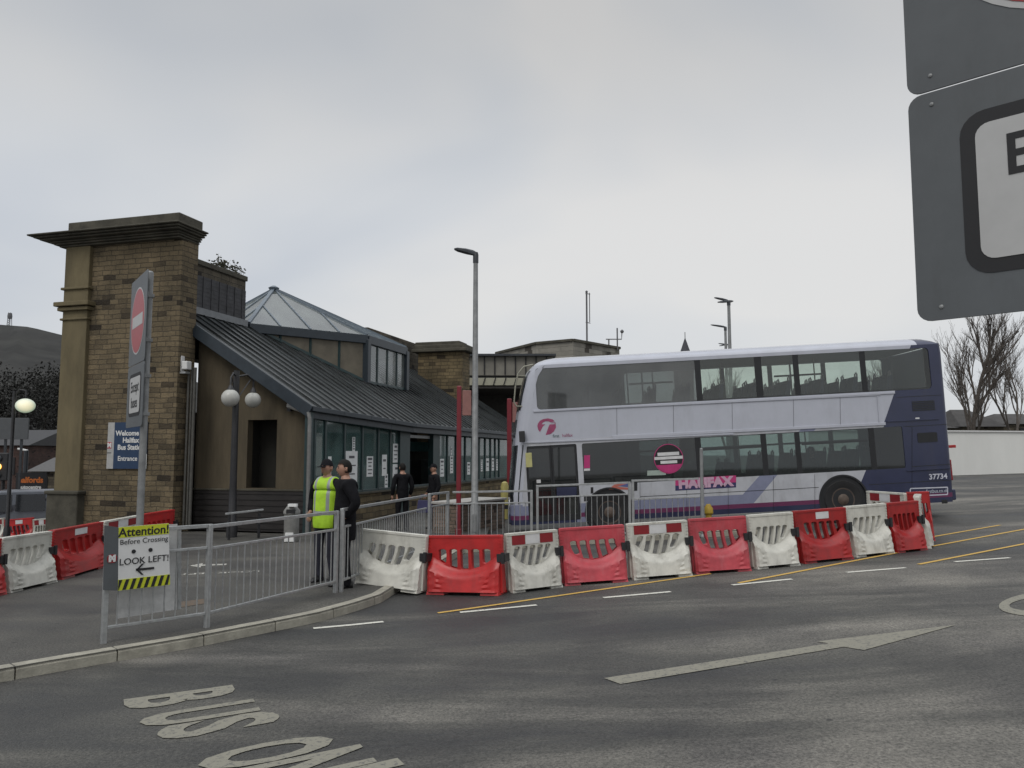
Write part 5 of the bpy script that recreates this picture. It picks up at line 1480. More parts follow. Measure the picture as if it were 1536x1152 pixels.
# --- lit globe lamp far left
gb2 = at(33, 700, 24.5); zg = at(33, 608.5, 24.5).z; gb2.z = gz(gb2.x, 24.5)
M_lit = bpy.data.materials.new('lit_globe'); n, l, b_ = nodes_of(M_lit)
lw = n.new('ShaderNodeLayerWeight'); lw.inputs[0].default_value = .35
rp = n.new('ShaderNodeValToRGB'); rp.color_ramp.elements[0].color = (1.0, .92, .6, 1); rp.color_ramp.elements[1].color = (.30, .38, .27, 1); rp.color_ramp.elements[1].position = .5
l.new(lw.outputs['Facing'], rp.inputs[0]); l.new(rp.outputs[0], b_.inputs['Emission Color']); b_.inputs['Emission Strength'].default_value = .75; b_.inputs['Base Color'].default_value = (.5, .5, .45, 1)
gl2 = thing('globe_lamp_post', 'lit white globe lamp on a dark post beyond the pillar', 'lamp post', gb2)
hz_ = zg - gb2.z
MB().lathe([(.1, 0), (.1, .4), (.06, .5), (.05, hz_ + .45)], (-.35, 0, 0), 12).build('pole', M_black, gl2, autosm=40)
MB().tube([(-.35, 0, hz_ + .3), (-.2, 0, hz_ + .5), (0, 0, hz_ + .46), (0, 0, hz_ + .2)], .025, 8).build('arm', M_black, gl2, autosm=60)
MB().lathe([(r_ * 1.22, h_ * .98) for r_, h_ in globe_mesh(.225)], (0, 0, hz_), 24).build('globe', M_lit, gl2, True)

# --- bin, handrail, bollards, planter wall
b_ = at(437, 801, 18.6); b_.z = KERB_H
t = thing('litter_bin', 'small grey litter bin with white papers beside the corner of the building', 'bin', b_)
MB().lathe([(.15, 0), (.17, .05), (.17, .62), (.19, .64), (.19, .70), (.12, .80), (.05, .84)], n=18).build('body', pm('pale_bin', (.20, .2, .19), .5, var=.25), t, autosm=40)
MB().box((.02, -.16, .70), (.2, .06, .09)).build('opening', M_ink, t); MB().box((0, -.175, .12), (.22, .04, .2), taper=(.8, 1)).build('paper_litter', M_paper, t); MB().box((.06, -.15, .84), (.2, .12, .06)).build('paper_litter', M_paper, t)
h0, h1 = at(338, 771, 18.8), at(395, 764.5, 19.4)
t = thing('handrail', 'short pale handrail bar in front of the dark boarded wall', 'handrail', (h0.x, h0.y, KERB_H), math.atan2(h1.y - h0.y, h1.x - h0.x)); L_ = math.hypot(h1.x - h0.x, h1.y - h0.y); zz = h0.z - KERB_H
MB().bar((0, 0, zz), (L_, 0, zz + (h1.z - h0.z)), .05).build('rail', M_white_steel, t, bev=.01)
for x in (.1, L_ - .1): MB().box((x, 0, zz / 2), (.05, .05, zz - .03)).build('post', M_black, t)
b_ = at(1063, 779, 17.9); b_.z = gz(b_.x, 17.9)
M_by = pm('bollard_yellow', (.36, .24, .02), .5, var=.2)
t = thing('bollard', 'small yellow bollard behind the faded red barrier by the tall post', 'bollard', b_); hb_ = at(1063, 756, 17.9).z - b_.z
MB().lathe([(.13, 0), (.13, .12), (.075, .2), (.065, hb_ - .24), (.105, hb_ - .2), (.10, hb_ - .10), (.04, hb_)], n=16).build('body', M_by, t, autosm=40)
MB().lathe([(.066, hb_ - .45), (.066, hb_ - .34)], n=16).build('band', M_black, t)
b_ = at(757, 760, 24); b_.z = gz(b_.x, 24) + KERB_H; hb_ = at(757, 722, 24).z - b_.z
t = thing('bollard', 'pale yellow bollard by the far red pole next to the bus nose', 'bollard', b_)
MB().lathe([(.12, 0), (.12, hb_ - .15), (.09, hb_ - .04), (.03, hb_)], n=16).build('body', pm('pale_yellow', (.34, .3, .1), .5), t, autosm=40)
MB().lathe([(.125, .3), (.125, .42)], n=16).build('band', M_black, t)
# low brick planter with pale copings behind the railing
pa, pb = at(690, 790, 20.2), at(757, 790, 22.4)
t = thing('planter_wall', 'low reddish planter wall with pale coping behind the lamp post', 'planter', (pa.x, pa.y, gz(pa.x, pa.y)), math.atan2(pb.y - pa.y, pb.x - pa.x)); L_ = math.hypot(pb.x - pa.x, pb.y - pa.y)
hp_ = at(690, 757, 20.2).z - gz(pa.x, 20.2)
MB().box((L_ / 2, .4, hp_ / 2), (L_, .8, hp_)).build('wall', masonry('pale_brick', (.21, .16, .13), (.15, .115, .095), (.11, .1, .085), .3, .09), t)
MB().box((L_ / 2, .4, hp_ + .03), (L_ + .1, .9, .06)).build('coping', pm('pale_coping', (.34, .33, .31), .8, var=.2), t, bev=.01)

# ------------------------------------------------------------------ bridge-like upper deck and tower block behind
M_cpan = pm('weathered_cream_panel', (.33, .32, .25), .8, var=.15, scale=1); M_gpan = pm('grey_cladding', (.19, .18, .155), .8, var=.18, scale=1)
Yd = 46
dk = thing('canopy_block', 'long cream panelled upper storey over a dark opening behind the station', 'building', (at(690, 600, Yd).x, Yd, 0))
zz_ = lambda py: at(740, py, Yd).z
W0 = at(830, 600, Yd).x - at(690, 600, Yd).x
MB().box((W0 / 2, 1.5, (zz_(534) + zz_(563)) / 2), (W0, 3, zz_(534) - zz_(563))).build('upper_band', M_gpan, dk)
MB().box((W0 / 2, 1.6, (zz_(563) + zz_(567)) / 2), (W0, 3, zz_(563) - zz_(567))).build('dark_band', M_ink, dk)  # narrow black band between the two panel bands
MB().box((W0 / 2, 1.4, (zz_(567) + zz_(578)) / 2), (W0 + .1, 3, zz_(567) - zz_(578))).build('lower_band', M_cpan, dk)
MB().box((W0 / 2, 1.4, zz_(534) + .04), (W0 + .3, 3.4, .12)).build('roof_edge', M_dark_metal, dk)
mb = MB()
for k in range(9):
    x = W0 * (k + .35) / 9; mb.box((x, -.03, (zz_(535) + zz_(562)) / 2), (.07, .06, zz_(535) - zz_(562))); mb.bar((x + .05, -.13, zz_(567)), (x - .08, -.13, zz_(578)), .05)
mb.build('panel_joint', M_ink, dk)
MB().box((W0 / 2, 5, zz_(578) / 2), (W0 + 2, .3, zz_(578))).box((0.1, 2.5, zz_(578) / 2), (.3, 5, zz_(578))).box((W0 / 2, 2.5, zz_(578) - .1), (W0, 5, .15)).build('recess', pm('dark_brown_bay', (.05, .046, .042), .9, var=.3), dk)  # dark brown back wall, side and underside of the opening
# block with masts
Yt = 52
c1 = at(860, 600, Yt); zt = at(860, 510, Yt).z
tb = thing('tower_block', 'plain grey stone block with masts on its roof rising behind the bus', 'building', (c1.x, c1.y, 0), R(28))
lft = 3.4; rgt = 5.6
pts = [(0, 0), (rgt * .86, 3.6), (rgt * .86 - 2, 7.5), (-lft * 1.0, 4.0), (-lft * .82, .35)]
mb = MB(); 
w1 = at(930, 600, 56); w0 = at(805, 600, 53.5)
loc = lambda v: (Matrix.Rotation(R(-28), 3, 'Z') @ (Vector((v.x, v.y, 0)) - Vector((c1.x, c1.y, 0))))
pA_, pB_ = loc(w0), loc(w1)
base = [pA_, Vector((0, 0, 0)), pB_, pB_ + Vector((-3, 5, 0)), pA_ + Vector((0, 6, 0))]
A_ = [mb.bm.verts.new((p.x, p.y, 0)) for p in base]; C_ = [mb.bm.verts.new((p.x, p.y, zt)) for p in base]
mb.bm.faces.new(A_[::-1]); mb.bm.faces.new(C_)
for i in range(5): mb.bm.faces.new((A_[i], A_[(i + 1) % 5], C_[(i + 1) % 5], C_[i]))
mb.build('wall', masonry('pale_block', (.25, .245, .225), (.22, .215, .195), (.18, .175, .16), .9, .3, .85), tb)
mb = MB(); 
for i in range(5): mb.bar((base[i].x, base[i].y, zt), (base[(i + 1) % 5].x, base[(i + 1) % 5].y, zt), .25, .16)
mb.build('coping', M_ashlar_dark, tb)
M_mast = pm('mast_grey', (.10, .10, .105), .5)
v = at(883, 512, 53); t = thing('antenna_mast', 'tall thin antenna mast with two rods on the grey block', 'mast', (v.x, 54.2, zt)); h = at(883, 437, 54.2).z - zt
MB().tube([(0, 0, 0), (0, 0, h)], .06, 6).tube([(.2, 0, h * .42), (.2, 0, h - .1)], .03, 6).tube([(-.08, 0, h - .15), (.25, 0, h - .2)], .03, 6).tube([(-.08, 0, h * .42), (.25, 0, h * .40)], .03, 6).lathe([(.08, h - .1), (.09, h), (.03, h + .06)], n=8).build('mast', M_mast, t)
v = at(931, 517, 55); t = thing('weather_mast', 'wind gauge mast with a side arm at the corner of the grey block', 'mast', (v.x - .15, 55.6, zt)); h = at(931, 492, 55.6).z - zt
MB().tube([(0, 0, -.2), (0, 0, h)], .05, 6).tube([(-.8, 0, h * .42), (.3, 0, h * .42), (.33, 0, h * .75)], .04, 6).tube([(-.6, 0, 0), (-.6, 0, h * .42)], .05, 6).build('pole', M_mast, t)
MB().lathe([(.02, -.14), (.12, -.06), (.13, .04), (.04, .13)], (.34, 0, h * .82), 10).build('wind_cup', M_mast, t, True)
v = at(1028, 530, 160); t = thing('church_spire', 'tiny dark church spire pointing up over the bus roof', 'spire', (v.x, 160, 0)); h0_ = at(1028, 530, 160).z; h1_ = at(1028, 507, 160).z
MB().box((0, 0, h0_ / 2), (2.6, 2.6, h0_)).build('tower', M_stone_dark, t); MB().lathe([(1.15, h0_), (.75, h0_ + (h1_ - h0_) * .35), (.06, h1_)], n=8).build('spire', pm('slate_spire', (.05, .052, .06), .8), t)
MB().tube([(0, 0, h1_ - .1), (0, 0, h1_ + 1.2)], .08, 5).build('finial', M_mast, t)

# ------------------------------------------------------------------ hoarding, sheds, far side on the right
M_hoard = pm('white_hoarding', (.68, .68, .65), .55, var=.06, scale=1.2, stretch=(.6, 1, .2))
ha = at(1215, 713, 41.5); hb_ = at(1700, 708, 46)
za = gz(ha.x, 41.5); zbh = gz(hb_.x, 46)
t = thing('site_hoarding', 'long white site hoarding closing off the yard behind the bus', 'fence', (ha.x, ha.y, za - .1), math.atan2(hb_.y - ha.y, hb_.x - ha.x)); L_ = math.hypot(hb_.x - ha.x, hb_.y - ha.y)
hh_ = at(1440, 647.5, 43.6).z - za + .1
mb = MB(); k = 0; x = 0
while x < L_:
    mb.box((x + 1.2, (.004 if k % 2 else 0), hh_ / 2), (2.40, .03, hh_)); x += 2.4; k += 1
mb.build('panel', M_hoard, t)
MB().box((L_ / 2, -.02, hh_ + .03), (L_ + .2, .16, .07)).build('capping', M_swhite, t)
mb = MB(); x = .2
M_hd = pm('dark_hedge_leaf', (.011, .011, .009), .9, var=.4)
def shed(px0, px1, pyt, pye, Y, label, name='shed', mat=None):
    a_, b_ = at(px0, 650, Y), at(px1, 650, Y); zt_, ze = at(0, pyt, Y).z, at(0, pye, Y).z; w_ = b_.x - a_.x
    t = thing(name, label, 'building', (a_.x, Y, 0)); D = 7
    mb = MB(); mb.box((w_ / 2, D / 2, ze / 2), (w_, D, ze)); mb.build('wall', mat or M_stone_dark, t)
    mb = MB(); o = .3
    e = [(-o, -o, ze), (w_ + o, -o, ze), (w_ + o, D + o, ze), (-o, D + o, ze)]; rg = [(w_ * .28, D / 2, zt_), (w_ * .72, D / 2, zt_)]
    mb.face([e[0], e[1], rg[1], rg[0]]); mb.face([e[2], e[3], rg[0], rg[1]]); mb.face([e[1], e[2], rg[1]]); mb.face([e[3], e[0], rg[0]]); mb.face(e[::-1])
    mb.build('roof', pm('dark_slate', (.045, .042, .04), .8, var=.35, scale=1.5), t)
    MB().box((w_ * .4, -.02, ze * .86), (w_ * .16, .05, ze * .12)).build('window', M_ink, t)
    return t
shed(1444, 1506, 611, 640, 66, 'dark slate roofed shed just behind the hoarding and the first bare tree')
shed(1498, 1600, 618, 636, 74, 'wider dark roofed shed behind the hoarding at the picture edge')
shed(1405, 1432, 632, 642, 62, 'small dark hut showing beside the rear of the bus')

# ------------------------------------------------------------------ bare trees
M_bark = pm('winter_bark', (.10, .086, .075), .95, var=.3)
def bare_tree(base, H, label, seed, spread=.5, levels=5, r0=.11, clumps=3):
    rnd = random.Random(seed)
    t = thing('bare_tree', label, 'tree', base, 0, 'bare winter trees beyond the hoarding')
    tr, cw = MB(), MB()
    def grow(p, d, L, r_, lev):
        n_ = 4; pts = [p]; q = p.copy(); dd = d.copy()
        for i in range(n_):
            dd = (dd + Vector((rnd.uniform(-1, 1), rnd.uniform(-1, 1), rnd.uniform(-.5, .8))) * .11).normalized(); q = q + dd * L / n_; pts.append(q.copy())
        rs = [max(.0065, r_ * (1 - .42 * i / n_)) for i in range(n_ + 1)]
        (tr if lev < 2 else cw).tube(pts, rs, 7 if lev < 2 else (4 if lev < 4 else 3), lev < 2)
        if lev >= levels: return
        kids = {0: 4 if clumps > 1 else 13, 1: 5, 2: 4, 3: 3, 4: 3}[lev]
        for k in range(kids):
            f = .28 + .72 * (k + rnd.random() * .6) / kids if lev else ((.35 + .65 * k / (kids - 1)) if clumps > 1 else .10 + .9 * k / (kids - 1))
            f = min(.99, f); i = min(n_ - 1, int(f * n_)); s_ = pts[i].lerp(pts[i + 1], f * n_ - i)
            ax_ = Vector((rnd.uniform(-1, 1), rnd.uniform(-1, 1), rnd.uniform(-.3, .3))).normalized()
            nd = (dd * (1.15 if lev else .95) + ax_ * (spread * .8 + .25 * rnd.random()) + Vector((0, 0, .28))).normalized()
            grow(s_, nd, L * rnd.uniform(.48, .68) * (1.1 if k == kids - 1 else 1) * (1 if (lev or clumps > 1) else .72 * (1.15 - .55 * f)), r_ * (.50 if lev else .55), lev + 1)
    for c_ in range(clumps):
        a_ = 2 * math.pi * c_ / clumps + rnd.random(); lean = Vector((math.cos(a_) * .2, math.sin(a_) * .2, 1)) if clumps > 1 else Vector((.03, 0, 1))
        grow(Vector((0, 0, H * .10)) if clumps > 1 else Vector((0, 0, 0)), lean.normalized(), H * (.45 if clumps > 1 else .80), r0 * (.75 if clumps > 1 else 1), 0)
    if clumps > 1: tr.tube([(0, 0, -.3), (0, 0, H * .12)], [r0 * 1.4, r0 * 1.1], 8)
    tr.build('trunk', M_bark, t, autosm=60, fix=False); cw.build('crown', M_bark, t, fix=False)
    return t
def tree_at(px, pytop, Y, label, seed, **k):
    v = at(px, 650, Y); z0 = gz(v.x, Y); bare_tree(Vector((v.x, Y, z0)), (at(px, pytop, Y).z - z0) * k.pop('hf', 1.0), label, seed, **k)
tree_at(1456, 482, 60, 'leafless tree with many forking limbs right beside the bus rear', 3, clumps=1, r0=.17, hf=.98)
tree_at(1524, 478, 64, 'leafless twin stemmed tree second from the bus rear', 11, clumps=2, r0=.14, hf=.95)
tree_at(1352, 496, 82, 'bare tree whose twigs just show above the bus roof near its rear', 5, clumps=2, r0=.16, levels=4, hf=.9)
tree_at(1092, 548, 70, 'bushy bare tree seen through the upper windows of the bus by the lamp posts', 8, clumps=3, r0=.16, levels=4, hf=.97)
tree_at(1240, 565, 84, 'low bare tree seen through the middle upper windows of the bus', 21, clumps=2, r0=.14, levels=4)
tree_at(1318, 545, 78, 'bare tree seen through the rearmost upper window of the bus', 31, clumps=2, r0=.14, levels=4)

# ------------------------------------------------------------------ far left: hill, mast, street
M_hill = pm('wooded_hillside', (.016, .016, .014), .95, var=.75, scale=.045)
mb = MB(); Yh = 420
ridge = [(-500, 455), (-300, 470), (-120, 482), (0, 487), (20, 488.5), (40, 490), (55, 493), (75, 498), (95, 503), (130, 512), (200, 535), (300, 575), (420, 630), (560, 676)]
rows = []
for f_, dy in ((1.0, 0), (.86, -25), (.66, -75), (.45, -130), (.2, -200), (0, -260)):
    row_ = []
    for i, (px, py) in enumerate(ridge):
        v = at(px, py, Yh); row_.append(mb.bm.verts.new((v.x * (1 + dy / Yh * .8), Yh + dy, -4 + (v.z + 4) * f_ + (random.uniform(-1.2, 1.2) if 0 < f_ < 1 else 0))))
    rows.append(row_)
bk_ = [mb.bm.verts.new((v.co.x, Yh + 150, v.co.z * .5)) for v in rows[0]]
for A_, Bq in zip([bk_] + rows, rows):
    for i in range(len(ridge) - 1): mb.bm.faces.new((A_[i], A_[i + 1], Bq[i + 1], Bq[i]))
tag(mb.build('hill', M_hill, None, True), kind='structure')
v = at(14, 489, Yh + 6); t = thing('hilltop_mast', 'small lattice mast standing on the dark hilltop', 'mast', (v.x, Yh + 6, v.z)); h = at(14, 469, Yh + 6).z - v.z
mb = MB()
for sx_, sy_ in ((-1, -1), (1, -1), (1, 1), (-1, 1)): mb.tube([(sx_ * .9, sy_ * .9, -2), (sx_ * .5, sy_ * .5, h)], .16, 5)
for k in range(6):
    z = h * k / 6; s_ = .9 - .4 * k / 6; mb.bar((-s_, -s_, z), (s_, -s_, z + h / 6), .12); mb.bar((s_, -s_, z), (-s_, -s_, z + h / 6), .12)
mb.build('lattice', M_mast, t); MB().lathe([(1.1, h * .55), (1.2, h * .75), (1.0, h * .95)], n=10).build('dish_cluster', M_mast, t)
# far street houses
def lowb(px0, px1, pyt, Y, D, name, label, mat, wins, roofmat=None, pitch=0):
    a_, b_ = at(px0, 700, Y), at(px1, 700, Y); z0 = gz(a_.x, Y) - .5; zt_ = at((px0 + px1) / 2, pyt, Y).z; w_ = b_.x - a_.x
    t = thing(name, label, 'building', (a_.x, Y, z0)); h = zt_ - z0
    MB().box((w_ / 2, D / 2, h / 2), (w_, D, h)).build('wall', mat, t)
    if roofmat:
        mb = MB(); o = .2; mb.face([(-o, -o, h), (w_ + o, -o, h), (w_ + o, D / 2, h + pitch), (-o, D / 2, h + pitch)]); mb.face([(-o, D / 2, h + pitch), (w_ + o, D / 2, h + pitch), (w_ + o, D, h), (-o, D, h)]); mb.face([(-o, -o, h), (-o, D / 2, h + pitch), (-o, D, h)]); mb.face([(w_ + o, -o, h), (w_ + o, D, h), (w_ + o, D / 2, h + pitch)]); mb.build('roof', roofmat, t)
    for (u, z, ww, wh) in wins: MB().box((w_ * u, -.02, h * z), (ww, .06, wh)).build('window', M_ink, t)
    return t
M_redb = masonry('dark_red_brick', (.075, .04, .034), (.055, .032, .028), (.05, .042, .038), .3, .1)
M_slate = pm('wet_slate', (.026, .026, .028), .6, var=.3)
lowb(42, 100, 672, 62, 8, 'brick_building', 'dark red brick building beyond the street beside the pilaster', M_redb, [(.25, .7, .8, 1.2), (.55, .7, .8, 1.2), (.85, .7, .8, 1.2), (.4, .4, .8, 1.2)], M_slate, 1.6)
lowb(47, 110, 707, 44, 5, 'stone_lodge', 'low stone building with pale roof behind the orange lettered shop board', M_stone_dark, [(.3, .8, .5, .7), (.7, .8, .5, .7)], pm('pale_wet_roof', (.075, .072, .07), .6, var=.2), .75)
lowb(-90, 40, 668, 56, 8, 'dark_terrace', 'dark terrace building behind the amber traffic light', M_redb, [(.2, .75, .8, 1.2), (.5, .75, .8, 1.2), (.8, .75, .8, 1.2)], M_slate, 1.2)
# hillside trees as single dark crowns
def dark_tree(px, pyt, pyb, Y, wpx, label, seed):
    rnd = random.Random(seed); v = at(px, pyb, Y); zt_ = at(px, pyt, Y).z; r_ = wpx / F * Y / 2; z0 = v.z
    t = thing('hillside_tree', label, 'tree', (v.x, Y, z0), 0, 'dark trees on the slope below the hill'); H = zt_ - z0
    MB().tube([(0, 0, 0), (0, 0, H * .6)], [.35, .2], 7).build('trunk', M_bark, t, fix=False)
    mb = MB()
    for k in range(3600):
        th, ph, rr = rnd.uniform(0, 2 * math.pi), rnd.uniform(-1, 1), rnd.random() ** .4
        s_ = math.sqrt(1 - ph * ph); wob = 1 + .25 * math.sin(3 * th + seed) * math.cos(4 * ph + seed)
        c_ = Vector((r_ * rr * s_ * math.cos(th) * wob, r_ * rr * s_ * math.sin(th) * wob, H * .5 + H * .5 * rr * ph * (1 + .2 * math.sin(5 * th + seed)))); a_ = Vector((rnd.uniform(-1, 1), rnd.uniform(-1, 1), rnd.uniform(-1, 1))).normalized(); b_ = a_.orthogonal().normalized(); z_ = rnd.uniform(.12, .3) * Y / 130
        mb.face([c_ + a_ * z_, c_ + b_ * z_ * .6, c_ - a_ * z_, c_ - b_ * z_ * .6])
    mb.build('crown', M_hd, t, fix=False)
for i, (px, pt_, pb_, Y_, w_) in enumerate(((-25, 545, 665, 120, 110), (28, 560, 662, 112, 95), (66, 548, 655, 132, 90), (98, 556, 662, 126, 80))):
    dark_tree(px, pt_, pb_, Y_, w_, ['big dark tree cut off by the picture edge on the slope', 'dark tree directly behind the lit globe lamp', 'dark tree between the lit globe lamp and the pilaster', 'dark tree half hidden by the stone pilaster'][i], 40 + i)
# signs and lights in the far street
def far(px, py, Y): return at(px, py, Y)
v = far(20, 643, 30); z0 = gz(v.x, 30)
t = thing('street_sign', 'dark grey board sign on posts below the lit globe', 'sign', (v.x, 30, z0)); w_ = 46 / F * 30; h_ = 32 / F * 30
MB().box((0, 0, v.z - z0), (w_, .06, h_)).build('panel', pm('grey_sign_back', (.075, .08, .085), .5, var=.1), t, bev=.01)
for x in (-.3, .3): MB().box((x, .06, (v.z - z0) / 2), (.08, .06, v.z - z0)).build('post', M_dark_metal, t)
v = far(6, 700, 29); z0 = gz(v.x, 29)
t = thing('traffic_light', 'dark traffic light with amber lamp lit at the picture edge', 'traffic light', (v.x, 29, z0)); hz_ = v.z - z0
MB().box((0, 0, hz_), (.42, .3, 1.0)).build('housing', M_black, t, bev=.03); MB().lathe([(.06, 0), (.06, hz_ - .5)], n=10).build('pole', M_black, t)
M_amb = bpy.data.materials.new('amber_lamp'); n, l, b_ = nodes_of(M_amb); b_.inputs['Emission Color'].default_value = (1, .45, .02, 1); b_.inputs['Emission Strength'].default_value = 2.2
vv = far(2, 700, 29)
for i, dz in enumerate((.3, 0, -.3)): MB().lathe([(.11, .0), (.11, .03), (.06, .05)], (vv.x - v.x, -.16, hz_ + dz), 14, 'y').build('lamp', M_amb if i == 1 else M_dark_metal, t)
v = far(37, 722, 33); z0 = gz(v.x, 33); zt_ = far(37, 676, 33).z
t = thing('street_column', 'thin dark street column with small shining head beside the shop board', 'street lamp', (v.x, 33, z0)); MB().tube([(0, 0, 0), (0, 0, zt_ - z0)], .09, 8).build('pole', M_dark_metal, t)
MB().bar((.05, 0, zt_ - z0), (-.35, 0, zt_ - z0 + .08), .12, .08).build('lamp_head', M_swhite, t, bev=.02)
# shop board
v = far(47, 723, 31); z0 = gz(v.x, 31); w_ = 44 / F * 31
t = thing('shop_board', 'black shop board with orange and white lettering behind the van', 'sign', (v.x, 31, z0)); hz_ = v.z - z0
MB().box((0, 0, hz_), (w_, .1, 28 / F * 31)).build('panel', M_ink, t); MB().box((0, .1, hz_ / 2), (w_ * .8, .08, hz_)).build('support', M_dark_metal, t)
me = text_mesh('halfords', .30, .012, .002); me.transform(Matrix.Translation((0, -.056, hz_ + .07)) @ UPR); link_mesh('lettering', me, pm('sign_orange', (.5, .13, .02), .5), t)
me = text_mesh('autocentre', .19, .008, .002); me.transform(Matrix.Translation((0, -.056, hz_ - .2)) @ UPR); link_mesh('lettering', me, M_swhite, t)
# ------------------------------------------------------------------ van in the lower street
v = at(26, 735, 27); z0 = gz(v.x, 27); Hv = v.z - z0
VN = thing('parked_van', 'silver grey van with dark side window standing behind the small barriers', 'van', (v.x, 27, z0), R(208))
M_van = pm('silver_van_paint', (.12, .13, .15), .3, .4, .1); M_vg = pm('van_glass', (.10, .12, .13), .06, var=.3, spec=.8); M_vd = pm('van_dark_glass', (.012, .014, .017), .1)  # windscreen colour is paler than the side glass to paint its reflection
k_ = Hv / 1.9
prof = [(-2.2, .35), (2.1, .35), (2.25, .55), (2.2, .9), (1.55, 1.08), (.75, 1.82), (.5, 1.9), (-2.0, 1.9), (-2.2, 1.75)]
mb = MB(); A_, Bq = [], []
for sy in (-1, 1):
    ring = [mb.bm.verts.new((x * k_, sy * k_ * (.93 - (.16 * max(0, (z - 1.0)) / .9)), z * k_)) for x, z in prof]
    (A_ if sy < 0 else Bq).extend(ring)
mb.bm.faces.new(A_); mb.bm.faces.new(Bq[::-1])
for i in range(len(prof)): mb.bm.faces.new((A_[i], Bq[i], Bq[(i + 1) % len(prof)], A_[(i + 1) % len(prof)]))
mb.build('body', M_van, VN, bev=.05)
mb = MB(); yy = lambda z: .93 - .16 * (z - 1.0) / .9
mb.face([((x + .012) * k_, s_ * k_, (z + .012) * k_) for x, s_, z in ((1.48, -.84, 1.14), (1.48, .84, 1.14), (.80, .74, 1.77), (.80, -.74, 1.77))]); mb.build('windscreen', M_vg, VN, fix=False)
for s_ in (-1, 1):
    for pts in ([(1.2, 1.12), (.55, 1.76), (.1, 1.76), (.1, 1.12)], [(-.02, 1.12), (-.02, 1.76), (-1.0, 1.76), (-1.0, 1.12)], [(-1.12, 1.12), (-1.12, 1.76), (-2.0, 1.72), (-2.05, 1.12)]):
        mb = MB(); mb.face([(x * k_, s_ * (yy(z) + .012) * k_, z * k_) for x, z in pts]); mb.build('window', M_vd, VN, fix=False)
    MB().box((2.2 * k_, s_ * .68 * k_, .75 * k_), (.1, .3, .2)).build('headlight', M_refl_w, VN, bev=.03)
    MB().box((1.15 * k_, s_ * 1.05 * k_, 1.15 * k_), (.1, .2, .2)).build('mirror', M_black, VN, bev=.03)
    for x in (-1.4, 1.4):
        MB().lathe([(.2, -.1), (.31, -.1), (.33, -.05), (.33, .05), (.31, .1), (.2, .1)], (x * k_, s_ * .84 * k_, .33), 20, 'y').build('wheel', M_tyre, VN, autosm=40)

# ------------------------------------------------------------------ people
def skin(V, E, rad, sub=2, root=0):
    me = bpy.data.meshes.new('skin'); me.from_pydata([Vector(v) for v in V], E, [])
    ob = bpy.data.objects.new('skin', me); COL.objects.link(ob)
    ob.modifiers.new('s', 'SKIN'); sv = me.skin_vertices[0].data
    for i, r_ in enumerate(rad):
        sv[i].radius = r_ if isinstance(r_, tuple) else (r_, r_); sv[i].use_root = (i == root)
    m = ob.modifiers.new('u', 'SUBSURF'); m.levels = sub; m.render_levels = sub
    COL.objects.unlink(ob)
    return eval_mesh(ob)
def hem(me, z):
    bm = bmesh.new(); bm.from_mesh(me)
    # straight hem: only the trunk is cut, the sleeves hang outside it
    bmesh.ops.bisect_plane(bm, geom=bm.verts[:] + bm.edges[:] + bm.faces[:], plane_co=(0, 0, z), plane_no=(0, 0, 1), clear_inner=True)
    bm.to_mesh(me); bm.free(); return me
def chain(pts, rad, sub=2): return skin(pts, [(i, i + 1) for i in range(len(pts) - 1)], rad, sub)
M_skin = pm('skin', (.36, .2, .14), .55, var=.12, scale=12)
M_hairk = pm('dark_hair', (.008, .007, .006), .7, var=.3, spec=.2)
M_blackcloth = pm('black_cloth', (.010, .010, .012), .9, var=.3, scale=10, bump=.6, bscale=10, spec=.12)
M_navycloth = pm('navy_trousers', (.016, .017, .028), .85, var=.3, scale=10)
M_hivis = pm('hi_vis_yellow', (.40, .66, .03), .65, var=.2, scale=6, bump=.5, bscale=9)
M_tape = pm('reflective_tape', (.30, .32, .32), .4, var=.1)
M_shoe = pm('black_shoe', (.01, .01, .011), .4)
